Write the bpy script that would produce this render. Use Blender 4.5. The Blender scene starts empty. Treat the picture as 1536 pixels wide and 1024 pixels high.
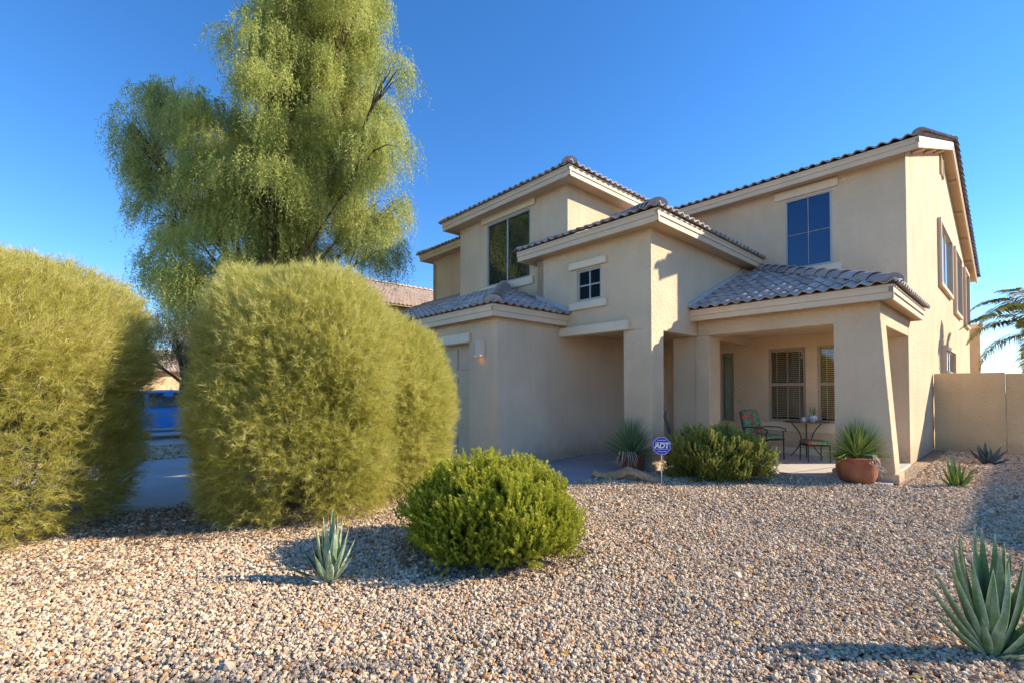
import bpy, bmesh, math, random
import numpy as np
from mathutils import Vector, Matrix
R = math.radians
random.seed(7); rng = np.random.default_rng(11)
scene = bpy.context.scene
COL = scene.collection

# ------------------------------------------------------------------ frames
CU, SU = .6736, .7391                      # house axes: U runs right along the front, V runs away from it
def W(U, V, Z=0.0): return Vector((U*CU+V*SU, -U*SU+V*CU, Z))
HROT = math.atan2(-SU, CU)

# ------------------------------------------------------------------ materials
def nodes(m):
    m.use_nodes = True
    return m.node_tree.nodes, m.node_tree.links
def mat(name, col, rough=.8, var=.12, vscale=6., bump=0., bscale=60., spec=.3, col2=None, metal=0., bdist=.01, detail=4., coat=0.):
    m = bpy.data.materials.new(name); n, l = nodes(m); b = n['Principled BSDF']
    b.inputs['Roughness'].default_value = rough; b.inputs['Specular IOR Level'].default_value = spec
    b.inputs['Metallic'].default_value = metal; b.inputs['Coat Weight'].default_value = coat
    tc = n.new('ShaderNodeTexCoord')
    if var or col2:
        nz = n.new('ShaderNodeTexNoise'); nz.inputs['Scale'].default_value = vscale; nz.inputs['Detail'].default_value = detail
        l.new(tc.outputs['Object'], nz.inputs['Vector'])
        r = n.new('ShaderNodeValToRGB'); e = r.color_ramp.elements
        c2 = col2 or tuple(min(1, c*(1+var)) for c in col); c1 = tuple(c*(1-var) for c in col) if not col2 else col
        e[0].position = .32; e[1].position = .68
        e[0].color = (*c1, 1); e[1].color = (*c2, 1)
        l.new(nz.outputs['Fac'], r.inputs['Fac']); l.new(r.outputs['Color'], b.inputs['Base Color'])
    else: b.inputs['Base Color'].default_value = (*col, 1)
    if bump:
        nb = n.new('ShaderNodeTexNoise'); nb.inputs['Scale'].default_value = bscale; nb.inputs['Detail'].default_value = 3
        l.new(tc.outputs['Object'], nb.inputs['Vector'])
        bp = n.new('ShaderNodeBump'); bp.inputs['Strength'].default_value = bump; bp.inputs['Distance'].default_value = bdist
        l.new(nb.outputs['Fac'], bp.inputs['Height']); l.new(bp.outputs['Normal'], b.inputs['Normal'])
    return m
def stucco(name, col):
    m = mat(name, col, .92, .085, 1.1, 1., 24., .15, bdist=.022)
    n, l = m.node_tree.nodes, m.node_tree.links; b = n['Principled BSDF']
    # faint vertical run-off streaks
    src = b.inputs['Base Color'].links[0].from_socket
    tc = n.new('ShaderNodeTexCoord'); mp = n.new('ShaderNodeMapping'); mp.inputs['Scale'].default_value = (5, 5, .35)
    nz = n.new('ShaderNodeTexNoise'); nz.inputs['Scale'].default_value = 1.4; nz.inputs['Detail'].default_value = 5
    l.new(tc.outputs['Object'], mp.inputs['Vector']); l.new(mp.outputs[0], nz.inputs['Vector'])
    mr = n.new('ShaderNodeMapRange'); mr.inputs[1].default_value = .35; mr.inputs[2].default_value = .75
    mr.inputs[3].default_value = 1.01; mr.inputs[4].default_value = .965
    l.new(nz.outputs['Fac'], mr.inputs[0])
    mx = n.new('ShaderNodeVectorMath'); mx.operation = 'SCALE'
    l.new(src, mx.inputs[0]); l.new(mr.outputs[0], mx.inputs['Scale'])
    sx = n.new('ShaderNodeSeparateXYZ'); l.new(tc.outputs['Object'], sx.inputs[0])
    n2 = n.new('ShaderNodeTexNoise'); n2.inputs['Scale'].default_value = 5.; n2.inputs['Detail'].default_value = 6; l.new(tc.outputs['Object'], n2.inputs['Vector'])
    ma = n.new('ShaderNodeMath'); ma.operation = 'MULTIPLY_ADD'; ma.inputs[1].default_value = -.55; l.new(n2.outputs['Fac'], ma.inputs[0]); l.new(sx.outputs[2], ma.inputs[2])
    mf = n.new('ShaderNodeMapRange'); mf.inputs[1].default_value = -.25; mf.inputs[2].default_value = .12; mf.inputs[3].default_value = .45; mf.inputs[4].default_value = 0.; l.new(ma.outputs[0], mf.inputs[0])
    mm = n.new('ShaderNodeMix'); mm.data_type = 'RGBA'; mm.inputs['B'].default_value = (.30, .20, .13, 1)
    l.new(mf.outputs[0], mm.inputs['Factor']); l.new(mx.outputs[0], mm.inputs['A']); l.new(mm.outputs['Result'], b.inputs['Base Color'])
    return m
def tintmat(name, stops, rough=.6, trans=0., spec=.3, bump=0., bscale=40.):
    """colour from the per-vertex 'tint' value (set per leaf / tile by its builder)"""
    m = bpy.data.materials.new(name); n, l = nodes(m); b = n['Principled BSDF']
    b.inputs['Roughness'].default_value = rough; b.inputs['Specular IOR Level'].default_value = spec
    a = n.new('ShaderNodeAttribute'); a.attribute_name = 'tint'
    r = n.new('ShaderNodeValToRGB'); e = r.color_ramp.elements
    while len(e) < len(stops): e.new(.5)
    for k, (p, c) in enumerate(stops): e[k].position = p; e[k].color = (*c, 1)
    l.new(a.outputs['Fac'], r.inputs['Fac']); l.new(r.outputs['Color'], b.inputs['Base Color'])
    if bump:
        tc = n.new('ShaderNodeTexCoord'); nb = n.new('ShaderNodeTexNoise'); nb.inputs['Scale'].default_value = bscale
        l.new(tc.outputs['Object'], nb.inputs['Vector'])
        bp = n.new('ShaderNodeBump'); bp.inputs['Strength'].default_value = bump; bp.inputs['Distance'].default_value = .01
        l.new(nb.outputs['Fac'], bp.inputs['Height']); l.new(bp.outputs['Normal'], b.inputs['Normal'])
    if name.startswith('agave'):
        tc = n.new('ShaderNodeTexCoord'); nb = n.new('ShaderNodeTexNoise'); nb.inputs['Scale'].default_value = 45.; nb.inputs['Detail'].default_value = 6; l.new(tc.outputs['Object'], nb.inputs['Vector'])
        mr = n.new('ShaderNodeMapRange'); mr.inputs[1].default_value = .3; mr.inputs[2].default_value = .7; mr.inputs[3].default_value = .72; mr.inputs[4].default_value = 1.2; l.new(nb.outputs['Fac'], mr.inputs[0])
        sm = n.new('ShaderNodeVectorMath'); sm.operation = 'SCALE'; l.new(r.outputs['Color'], sm.inputs[0]); l.new(mr.outputs[0], sm.inputs['Scale']); l.new(sm.outputs[0], b.inputs['Base Color'])
    if trans:
        t = n.new('ShaderNodeBsdfTranslucent'); mx = n.new('ShaderNodeMixShader'); mx.inputs[0].default_value = trans
        l.new(r.outputs['Color'], t.inputs['Color']); o = n['Material Output']
        l.new(b.outputs[0], mx.inputs[1]); l.new(t.outputs[0], mx.inputs[2]); l.new(mx.outputs[0], o.inputs['Surface'])
    return m
def glass(name, tint, refl=1.5, dens=.0):
    """window pane: fresnel mirror over a tinted clear (or dark, when dens=1) pane"""
    m = bpy.data.materials.new(name); n, l = nodes(m); n.remove(n['Principled BSDF'])
    g = n.new('ShaderNodeBsdfGlossy'); g.inputs['Roughness'].default_value = .015; g.inputs['Color'].default_value = (.9, .95, 1, 1)
    t = n.new('ShaderNodeBsdfTransparent'); t.inputs['Color'].default_value = (*tint, 1)
    d = n.new('ShaderNodeBsdfDiffuse'); d.inputs['Color'].default_value = (*tint, 1)
    mm = n.new('ShaderNodeMixShader'); mm.inputs[0].default_value = dens
    l.new(t.outputs[0], mm.inputs[1]); l.new(d.outputs[0], mm.inputs[2])
    f = n.new('ShaderNodeFresnel'); f.inputs['IOR'].default_value = refl
    mx = n.new('ShaderNodeMixShader')
    l.new(f.outputs[0], mx.inputs[0]); l.new(mm.outputs[0], mx.inputs[1]); l.new(g.outputs[0], mx.inputs[2])
    l.new(mx.outputs[0], n['Material Output'].inputs['Surface'])
    return m

M = {}
M['stucco'] = stucco('stucco', (.71, .53, .35))
M['stucco2'] = stucco('stucco_garage', (.69, .51, .35))
M['trim'] = mat('trim', (.80, .66, .48), .85, .05, 3., .3, 70., .2)
M['fascia'] = mat('fascia_paint', (.70, .53, .36), .6, .05, 2., .12, 30., .3)
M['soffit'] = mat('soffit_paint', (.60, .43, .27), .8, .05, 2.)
M['walltan'] = stucco('garden_wall_stucco', (.74, .51, .28))
M['tile'] = tintmat('roof_tile', [(0, (.27, .225, .215)), (.35, (.385, .33, .315)), (.7, (.48, .415, .39)), (1, (.58, .52, .49))], .8, 0, .3, .35, 35.)
M['tile_pink'] = tintmat('roof_tile_pink', [(0, (.42, .30, .24)), (.5, (.52, .39, .31)), (1, (.62, .49, .40))], .85, 0, .2)
M['flash'] = mat('metal_flashing', (.52, .50, .47), .6, .1, 8.)
M['frame'] = mat('window_frame_tan', (.40, .31, .22), .5, .04, 5.)
M['framegrey'] = mat('window_frame_grey', (.42, .42, .40), .45, .04, 5.)
M['mesh'] = mat('insect_screen', (.05, .06, .065), .5, .2, 3.)
M['glass_dark'] = glass('pane_dark', (.014, .02, .022), 2.1, 1.); M['glass_black'] = glass('pane_black', (.008, .009, .010), 1.14, 1.)
M['glass_sky_blue'] = glass('pane_sky_blue', (.004, .030, .11), 1.62, 1.)  # blue of the reflected sky put into the pane colour
M['glass_porch'] = glass('pane_clear', (.95, .93, .90), 1.5, 0.)
M['glass_side'] = glass('pane_side', (.10, .12, .13), 2.2, 1.)
M['slat'] = mat('blind_slat', (.85, .68, .47), .5, .06, 4.)
M['slat_green'] = mat('blind_slat_pale', (.78, .82, .62), .5, .06, 4.)
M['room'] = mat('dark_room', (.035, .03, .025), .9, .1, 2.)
M['concrete'] = mat('driveway_concrete', (.46, .43, .42), .85, .10, 1.1, .25, 90., .25, detail=8.)
M['walk'] = mat('walkway_concrete', (.36, .33, .34), .8, .12, 1.3, .25, 90., .3, detail=8.)
M['slab'] = mat('porch_concrete', (.60, .53, .46), .8, .08, 2., .2, 90., .25, detail=8.)
M['asphalt'] = mat('asphalt', (.06, .06, .062), .9, .2, 3., .4, 120.)
M['doorpaint'] = mat('garage_door_paint', (.58, .415, .265), .55, .03, 2.)
M['reddoor'] = mat('red_wood', (.16, .03, .018), .45, .25, 9.)
M['iron'] = mat('wrought_iron', (.028, .022, .020), .45, .2, 20., spec=.5)
M['tabletop'] = mat('table_top', (.16, .12, .11), .4, .2, 9., spec=.5)
M['white_metal'] = mat('white_metal', (.78, .78, .76), .4, .03, 5.)
M['clay'] = mat('terracotta', (.27, .085, .045), .75, .25, 4., .25, 30., .25, col2=(.46, .18, .09))
M['clay2'] = mat('terracotta_red', (.27, .07, .045), .7, .2, 7., .2, 30., .25, col2=(.36, .11, .07))
M['soil'] = mat('potting_soil', (.05, .035, .025), .95, .3, 20.)
M['ceramic'] = mat('glazed_ceramic', (.70, .70, .72), .25, .25, 22., spec=.5, col2=(.35, .38, .48))
M['wood_grey'] = mat('dry_wood', (.30, .19, .11), .85, .3, 14., .9, 30., .2, col2=(.52, .38, .25), bdist=.02, detail=8.)
M['wood_dark'] = mat('dark_dry_wood', (.11, .075, .07), .85, .3, 14., .8, 30., .2, bdist=.02)
M['bark'] = mat('bark', (.13, .085, .055), .9, .3, 8., .9, 25., .1, bdist=.03)
M['twig'] = mat('twig', (.22, .15, .085), .9, .3, 12.)
M['hose'] = mat('black_tube', (.02, .02, .022), .5, .1, 9.)
M['blue'] = mat('sign_blue', (.012, .03, .42), .35, .02, 5., spec=.5)
M['white'] = mat('sign_white', (.8, .8, .8), .5, .02, 5.)
M['lampclay'] = mat('lamp_ceramic', (.70, .55, .42), .7, .04, 6.)
M['cap_black'] = mat('bell_plate', (.45, .45, .43), .4, .05, 9.)
# foliage
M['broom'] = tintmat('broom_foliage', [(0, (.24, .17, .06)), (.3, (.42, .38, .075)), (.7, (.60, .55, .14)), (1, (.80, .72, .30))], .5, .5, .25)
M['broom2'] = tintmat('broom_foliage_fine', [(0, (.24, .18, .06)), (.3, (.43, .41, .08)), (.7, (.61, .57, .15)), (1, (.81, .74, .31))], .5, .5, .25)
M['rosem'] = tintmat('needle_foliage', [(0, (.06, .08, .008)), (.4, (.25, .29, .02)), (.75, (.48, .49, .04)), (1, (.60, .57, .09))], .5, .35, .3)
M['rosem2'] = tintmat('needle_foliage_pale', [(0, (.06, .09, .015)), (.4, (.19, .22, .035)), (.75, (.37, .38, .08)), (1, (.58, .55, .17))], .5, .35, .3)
M['tree'] = tintmat('tree_foliage', [(0, (.12, .16, .055)), (.3, (.36, .40, .11)), (.7, (.62, .61, .16)), (1, (.82, .78, .36))], .45, .5, .4)
M['mesq'] = tintmat('far_foliage', [(0, (.07, .08, .02)), (.5, (.16, .17, .04)), (1, (.30, .29, .08))], .6, .3, .2)
M['dry'] = tintmat('dry_foliage', [(0, (.16, .12, .07)), (.5, (.26, .20, .12)), (1, (.40, .32, .20))], .7, .2, .2)
M['agave'] = tintmat('agave_leaf', [(0, (.05, .10, .03)), (.42, (.155, .25, .10)), (.72, (.33, .41, .25)), (.84, (.62, .62, .36)), (.97, (.30, .08, .04)), (1, (.22, .05, .03))], .5, .08, .35)
M['agave_green'] = tintmat('agave_leaf_green', [(0, (.05, .10, .012)), (.45, (.13, .21, .03)), (.72, (.26, .34, .06)), (.86, (.42, .43, .16)), (1, (.25, .10, .04))], .5, .1, .35)
M['agave_blue'] = tintmat('agave_leaf_blue', [(0, (.03, .05, .05)), (.5, (.075, .11, .10)), (.86, (.13, .17, .15)), (1, (.15, .08, .05))], .55, .05, .3)
M['yucca'] = tintmat('yucca_leaf', [(0, (.06, .12, .08)), (.4, (.15, .25, .13)), (.75, (.30, .40, .14)), (1, (.50, .52, .22))], .5, .15, .35)
M['yucca2'] = tintmat('yucca_leaf_green', [(0, (.10, .17, .05)), (.4, (.24, .33, .07)), (.75, (.44, .50, .10)), (1, (.62, .60, .20))], .5, .18, .35)
M['palm'] = tintmat('palm_leaf', [(0, (.10, .15, .06)), (.4, (.26, .30, .09)), (.75, (.50, .42, .12)), (1, (.65, .45, .16))], .6, .25, .3)
M['straw'] = tintmat('dry_stalk', [(0, (.45, .33, .20)), (1, (.75, .66, .50))], .7, .1, .2)
M['leaf_yellow'] = tintmat('fallen_leaf', [(0, (.35, .14, .03)), (.5, (.55, .30, .04)), (1, (.65, .52, .05))], .6, .2, .2)
M['litter'] = tintmat('leaf_litter', [(0, (.14, .08, .05)), (.5, (.26, .17, .11)), (1, (.42, .31, .21))], .8, .1, .2)

# sconce bulb / gravel / floral / car paint
def emis(name, c, s):
    m = bpy.data.materials.new(name); n, l = nodes(m); b = n['Principled BSDF']
    b.inputs['Emission Color'].default_value = (*c, 1); b.inputs['Emission Strength'].default_value = s; return m
M['bulb'] = emis('lamp_glow', (1., .5, .08), .35)
M['carblue'] = mat('car_paint_blue', (.03, .24, .62), .3, .02, 3., spec=.6, coat=1.)
M['tyre'] = mat('tyre_rubber', (.02, .02, .02), .8, .1, 9.)
M['alloy'] = mat('alloy', (.5, .5, .52), .3, .05, 9., metal=.8)
M['carglass'] = glass('car_glass', (.03, .04, .045), 1.8, 1.)
M['redlens'] = mat('tail_lens', (.5, .01, .01), .25, .05, 9.)
M['lens'] = mat('head_lens', (.7, .72, .75), .15, .05, 9.)

def floral():
    m = bpy.data.materials.new('floral_fabric'); n, l = nodes(m); b = n['Principled BSDF']; b.inputs['Roughness'].default_value = .9
    tc = n.new('ShaderNodeTexCoord')
    v = n.new('ShaderNodeTexVoronoi'); v.inputs['Scale'].default_value = 8.
    nz = n.new('ShaderNodeTexNoise'); nz.inputs['Scale'].default_value = 16.; nz.inputs['Distortion'].default_value = 2.5
    l.new(tc.outputs['Object'], v.inputs['Vector']); l.new(tc.outputs['Object'], nz.inputs['Vector'])
    g = n.new('ShaderNodeValToRGB'); e = g.color_ramp.elements
    e[0].position = .40; e[0].color = (.012, .018, .015, 1); e[1].position = .46; e[1].color = (.06, .22, .09, 1)
    x = e.new(.55); x.color = (.25, .42, .20, 1); x = e.new(.60); x.color = (.01, .03, .015, 1); x = e.new(.66); x.color = (.65, .62, .42, 1); x = e.new(.70); x.color = (.02, .06, .03, 1)
    l.new(nz.outputs['Fac'], g.inputs['Fac'])
    r = n.new('ShaderNodeValToRGB'); e = r.color_ramp.elements
    e[0].position = .38; e[0].color = (1, 1, 1, 1); e[1].position = .46; e[1].color = (0, 0, 0, 1)
    l.new(v.outputs['Distance'], r.inputs['Fac'])
    rc = n.new('ShaderNodeValToRGB'); e = rc.color_ramp.elements
    e[0].position = 0; e[0].color = (.65, .02, .015, 1); e[1].position = .30; e[1].color = (.55, .03, .05, 1)
    x = e.new(.12); x.color = (.75, .22, .12, 1)
    l.new(v.outputs['Distance'], rc.inputs['Fac'])
    gt = n.new('ShaderNodeSeparateColor'); l.new(v.outputs['Color'], gt.inputs[0])
    th = n.new('ShaderNodeMath'); th.operation = 'GREATER_THAN'; th.inputs[1].default_value = .38; l.new(gt.outputs[0], th.inputs[0])
    mu = n.new('ShaderNodeMath'); mu.operation = 'MULTIPLY'; l.new(th.outputs[0], mu.inputs[0]); l.new(r.outputs['Color'], mu.inputs[1])
    mx = n.new('ShaderNodeMix'); mx.data_type = 'RGBA'
    l.new(mu.outputs[0], mx.inputs['Factor']); l.new(g.outputs['Color'], mx.inputs['A']); l.new(rc.outputs['Color'], mx.inputs['B'])
    l.new(mx.outputs['Result'], b.inputs['Base Color']); return m
M['floral'] = floral()

STONES = [(0, (.21, .15, .105)), (.10, (.38, .29, .205)), (.24, (.52, .40, .28)), (.42, (.64, .485, .325)), (.60, (.72, .565, .395)), (.72, (.64, .40, .21)), (.80, (.44, .22, .09)), (.86, (.65, .49, .335)), (1, (.78, .65, .48))]
def gravel_mat(kind):
    m = bpy.data.materials.new('gravel_'+kind); n, l = nodes(m); b = n['Principled BSDF']
    b.inputs['Roughness'].default_value = .85; b.inputs['Specular IOR Level'].default_value = .2
    r = n.new('ShaderNodeValToRGB'); e = r.color_ramp.elements
    while len(e) < len(STONES): e.new(.5)
    for k, (p, c) in enumerate(STONES): e[k].position = p; e[k].color = (*c, 1)
    tc = n.new('ShaderNodeTexCoord')
    if kind == 'stone':
        o = n.new('ShaderNodeObjectInfo'); l.new(o.outputs['Random'], r.inputs['Fac'])
        nz = n.new('ShaderNodeTexNoise'); nz.inputs['Scale'].default_value = 3.; l.new(tc.outputs['Object'], nz.inputs['Vector'])
        mr = n.new('ShaderNodeMapRange'); mr.inputs[3].default_value = .72; mr.inputs[4].default_value = 1.25; l.new(nz.outputs['Fac'], mr.inputs[0])
        s = n.new('ShaderNodeVectorMath'); s.operation = 'SCALE'; l.new(r.outputs['Color'], s.inputs[0]); l.new(mr.outputs[0], s.inputs['Scale'])
        l.new(s.outputs[0], b.inputs['Base Color'])
    else:
        v = n.new('ShaderNodeTexVoronoi'); v.inputs['Scale'].default_value = 34.; l.new(tc.outputs['Object'], v.inputs['Vector'])
        sp = n.new('ShaderNodeSeparateColor'); l.new(v.outputs['Color'], sp.inputs[0]); l.new(sp.outputs[0], r.inputs['Fac'])
        s = n.new('ShaderNodeVectorMath'); s.operation = 'SCALE'; s.inputs['Scale'].default_value = .7
        l.new(r.outputs['Color'], s.inputs[0]); l.new(s.outputs[0], b.inputs['Base Color'])
        bp = n.new('ShaderNodeBump'); bp.invert = True; bp.inputs['Strength'].default_value = 1.; bp.inputs['Distance'].default_value = .02
        l.new(v.outputs['Distance'], bp.inputs['Height']); l.new(bp.outputs['Normal'], b.inputs['Normal'])
    return m
M['stone'] = gravel_mat('stone'); M['ground'] = gravel_mat('bed')

# ------------------------------------------------------------------ object helpers
def tag(o, label=None, cat=None, group=None, kind=None):
    if label: o['label'] = label
    if cat: o['category'] = cat
    if group: o['group'] = group
    if kind: o['kind'] = kind
    return o
def empty(name, loc, rz=0., label=None, cat=None, group=None):
    o = bpy.data.objects.new(name, None); COL.objects.link(o); o.location = loc; o.rotation_euler = (0, 0, rz)
    o.empty_display_size = .3
    return tag(o, label, cat, group)
def copy_tree(o, parent=None):
    c = o.copy(); COL.objects.link(c)
    if parent: c.parent = parent
    for ch in list(o.children): copy_tree(ch, c)
    return c
class MB:
    """collects shapes as lists; build() links them as ONE mesh object"""
    def __init__(s): s.v = []; s.f = []; s.t = []
    def add(s, vs, fs, t=None):
        k = len(s.v); s.v += [tuple(p) for p in vs]; s.f += [tuple(i+k for i in f) for f in fs]
        s.t += [t if t is not None else .5]*len(vs) if not isinstance(t, (list, tuple)) else list(t)
        return s
    def box(s, a, b, t=None):
        x0, y0, z0 = [min(p, q) for p, q in zip(a, b)]; x1, y1, z1 = [max(p, q) for p, q in zip(a, b)]
        vs = [(x0,y0,z0),(x1,y0,z0),(x1,y1,z0),(x0,y1,z0),(x0,y0,z1),(x1,y0,z1),(x1,y1,z1),(x0,y1,z1)]
        return s.add(vs, [(0,3,2,1),(4,5,6,7),(0,1,5,4),(1,2,6,5),(2,3,7,6),(3,0,4,7)], t)
    def prism(s, poly, z0, z1, t=None):
        n = len(poly); vs = [(x, y, z0) for x, y in poly]+[(x, y, z1) for x, y in poly]
        fs = [tuple(range(n-1, -1, -1)), tuple(range(n, 2*n))]+[(i, (i+1) % n, n+(i+1) % n, n+i) for i in range(n)]
        return s.add(vs, fs, t)
    def slabpoly(s, pts, off, t=None):
        """polygon pts extruded by the vector off"""
        n = len(pts); off = Vector(off); vs = [tuple(p) for p in pts]+[tuple(Vector(p)+off) for p in pts]
        fs = [tuple(range(n-1, -1, -1)), tuple(range(n, 2*n))]+[(i, (i+1) % n, n+(i+1) % n, n+i) for i in range(n)]
        return s.add(vs, fs, t)
    def tube(s, pts, rad, n=8, t=None, cap=True, flat=1.):
        pts = [Vector(p) for p in pts]; N = len(pts)
        if not isinstance(rad, (list, tuple)): rad = [rad]*N
        vs = []; up = None
        for i, p in enumerate(pts):
            d = (pts[min(i+1, N-1)]-pts[max(i-1, 0)]).normalized()
            if up is None: up = Vector((0, 0, 1)) if abs(d.z) < .9 else Vector((1, 0, 0))
            a = d.cross(up); a = a.normalized() if a.length > 1e-6 else Vector((1, 0, 0)); b = a.cross(d).normalized(); up = b
            for k in range(n):
                q = 2*math.pi*k/n; vs.append(p+rad[i]*(math.cos(q)*a+math.sin(q)*b*flat))
        fs = [(i*n+k, i*n+(k+1) % n, (i+1)*n+(k+1) % n, (i+1)*n+k) for i in range(N-1) for k in range(n)]
        if cap: fs += [tuple(range(n-1, -1, -1)), tuple(range((N-1)*n, N*n))]
        return s.add(vs, fs, t)
    def lathe(s, prof, c=(0, 0, 0), n=32, t=None, close=False):
        vs = [(c[0]+r*math.cos(2*math.pi*k/n), c[1]+r*math.sin(2*math.pi*k/n), c[2]+z) for r, z in prof for k in range(n)]
        m = len(prof); fs = [(i*n+k, i*n+(k+1) % n, (i+1)*n+(k+1) % n, (i+1)*n+k) for i in range(m-1) for k in range(n)]
        if close: fs += [tuple(range(n-1, -1, -1)), tuple(range((m-1)*n, m*n))]
        return s.add(vs, fs, t)
    def build(s, name, m, parent=None, smooth=False, bevel=0., tint=False, off=(0, 0, 0)):
        me = bpy.data.meshes.new(name)
        me.from_pydata([(x-off[0], y-off[1], z-off[2]) for x, y, z in s.v], [], s.f)
        bm = bmesh.new(); bm.from_mesh(me); bmesh.ops.recalc_face_normals(bm, faces=bm.faces)
        bm.to_mesh(me); bm.free()
        if tint:
            a = me.attributes.new('tint', 'FLOAT', 'POINT'); a.data.foreach_set('value', np.array(s.t, dtype=np.float32))
        me.materials.append(m)
        o = bpy.data.objects.new(name, me); COL.objects.link(o)
        if parent: o.parent = parent
        if smooth:
            me.polygons.foreach_set('use_smooth', [True]*len(me.polygons))
            try: me.set_sharp_from_angle(angle=R(40))
            except Exception: pass
        if bevel:
            b = o.modifiers.new('bevel', 'BEVEL'); b.width = bevel; b.segments = 2; b.limit_method = 'ANGLE'
        return o
def np_mesh(name, V, F, m, parent=None, tint=None, smooth=False):
    me = bpy.data.meshes.new(name); V = np.asarray(V, dtype=np.float32); F = np.asarray(F, dtype=np.int32)
    k = F.shape[1]; me.vertices.add(len(V)); me.vertices.foreach_set('co', V.ravel())
    me.loops.add(F.size); me.loops.foreach_set('vertex_index', F.ravel())
    me.polygons.add(len(F)); me.polygons.foreach_set('loop_start', np.arange(0, F.size, k, dtype=np.int32))
    me.update(calc_edges=True)
    if smooth: me.polygons.foreach_set('use_smooth', np.ones(len(F), dtype=bool))
    if tint is not None:
        a = me.attributes.new('tint', 'FLOAT', 'POINT'); a.data.foreach_set('value', np.asarray(tint, dtype=np.float32))
    me.materials.append(m); o = bpy.data.objects.new(name, me); COL.objects.link(o)
    if parent: o.parent = parent
    return o
def norm(a): return a/np.maximum(np.linalg.norm(a, axis=-1, keepdims=True), 1e-9)
def frames(d, roll):
    """rotation matrices whose z axis is d, rolled about it"""
    d = norm(d); ref = np.where(np.abs(d[:, 2:3]) < .95, np.array([[0, 0, 1.]]), np.array([[1., 0, 0]]))
    a = norm(np.cross(ref, d)); b = np.cross(d, a); c, s = np.cos(roll)[:, None], np.sin(roll)[:, None]
    return np.stack([a*c+b*s, -a*s+b*c, d], axis=2)
def tile(tv, tf, pos, fr, sc, tint, ttint=None):
    N, n = len(pos), len(tv)
    V = np.einsum('nij,kj->nki', fr, tv)*sc[:, None, None]+pos[:, None, :]
    F = (tf[None]+(np.arange(N)*n)[:, None, None]).reshape(-1, tf.shape[1])
    T = np.repeat(tint, n).reshape(N, n)
    if ttint is not None: T = T+ttint[None]
    return V.reshape(-1, 3), F, np.clip(T, 0, 1).ravel()
def merge(parts):
    V = []; F = []; T = []; k = 0
    for v, f, t in parts: V.append(v); F.append(f+k); T.append(t); k += len(v)
    return np.concatenate(V), np.concatenate(F), np.concatenate(T)

# ------------------------------------------------------------------ the house
HO = (-7.0, 8.0, 0.0)                                       # origin of the house empty in (U, V)
house = empty('house', W(HO[0], HO[1]), HROT, 'two-storey tan stucco house with grey tiled roofs and a covered corner porch', 'house')
def hb(mb, name, m, parent=None, **k):
    return mb.build(name, m, parent or house, off=HO if (parent is None or parent in ROOTS) else HO, **k)
ROOTS = (house,)

def panel(mb, axis, plane, a0, a1, z0, z1, holes=(), th=.2):
    """wall slab; axis 'V': outer face at V=plane looking -v, thickness towards +v;
       axis 'U': outer face at U=plane looking +u, thickness towards -u. holes (a0,a1,z0,z1)"""
    As = sorted({a0, a1, *[h[0] for h in holes], *[h[1] for h in holes]}); Zs = sorted({z0, z1, *[h[2] for h in holes], *[h[3] for h in holes]})
    def P(a, d, z): return (a, plane+d, z) if axis == 'V' else (plane-d, a, z)
    def solid(i, j):
        if i < 0 or j < 0 or i >= len(As)-1 or j >= len(Zs)-1: return False
        a, z = (As[i]+As[i+1])/2, (Zs[j]+Zs[j+1])/2
        return not any(h[0] < a < h[1] and h[2] < z < h[3] for h in holes)
    for i in range(len(As)-1):
        for j in range(len(Zs)-1):
            if not solid(i, j): continue
            a, b, c, d = As[i], As[i+1], Zs[j], Zs[j+1]
            for dd in (0, th): mb.add([P(a, dd, c), P(b, dd, c), P(b, dd, d), P(a, dd, d)], [(0, 1, 2, 3)])
            if not solid(i-1, j): mb.add([P(a, 0, c), P(a, th, c), P(a, th, d), P(a, 0, d)], [(0, 1, 2, 3)])
            if not solid(i+1, j): mb.add([P(b, 0, c), P(b, th, c), P(b, th, d), P(b, 0, d)], [(0, 1, 2, 3)])
            if not solid(i, j-1): mb.add([P(a, 0, c), P(b, 0, c), P(b, th, c), P(a, th, c)], [(0, 1, 2, 3)])
            if not solid(i, j+1): mb.add([P(a, 0, d), P(b, 0, d), P(b, th, d), P(a, th, d)], [(0, 1, 2, 3)])
def wall(axis, plane, a0, a1, z0, z1, holes=(), th=.2, m='stucco', name='wall'):
    mb = MB(); panel(mb, axis, plane, a0, a1, z0, z1, holes, th)
    me = bpy.data.meshes.new(name); me.from_pydata([(x-HO[0], y-HO[1], z) for x, y, z in mb.v], [], mb.f)
    bm = bmesh.new(); bm.from_mesh(me); bmesh.ops.remove_doubles(bm, verts=bm.verts, dist=1e-4); bmesh.ops.recalc_face_normals(bm, faces=bm.faces)
    bm.to_mesh(me); bm.free(); me.materials.append(M[m])
    o = bpy.data.objects.new(name, me); COL.objects.link(o); o.parent = house
    return o

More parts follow.
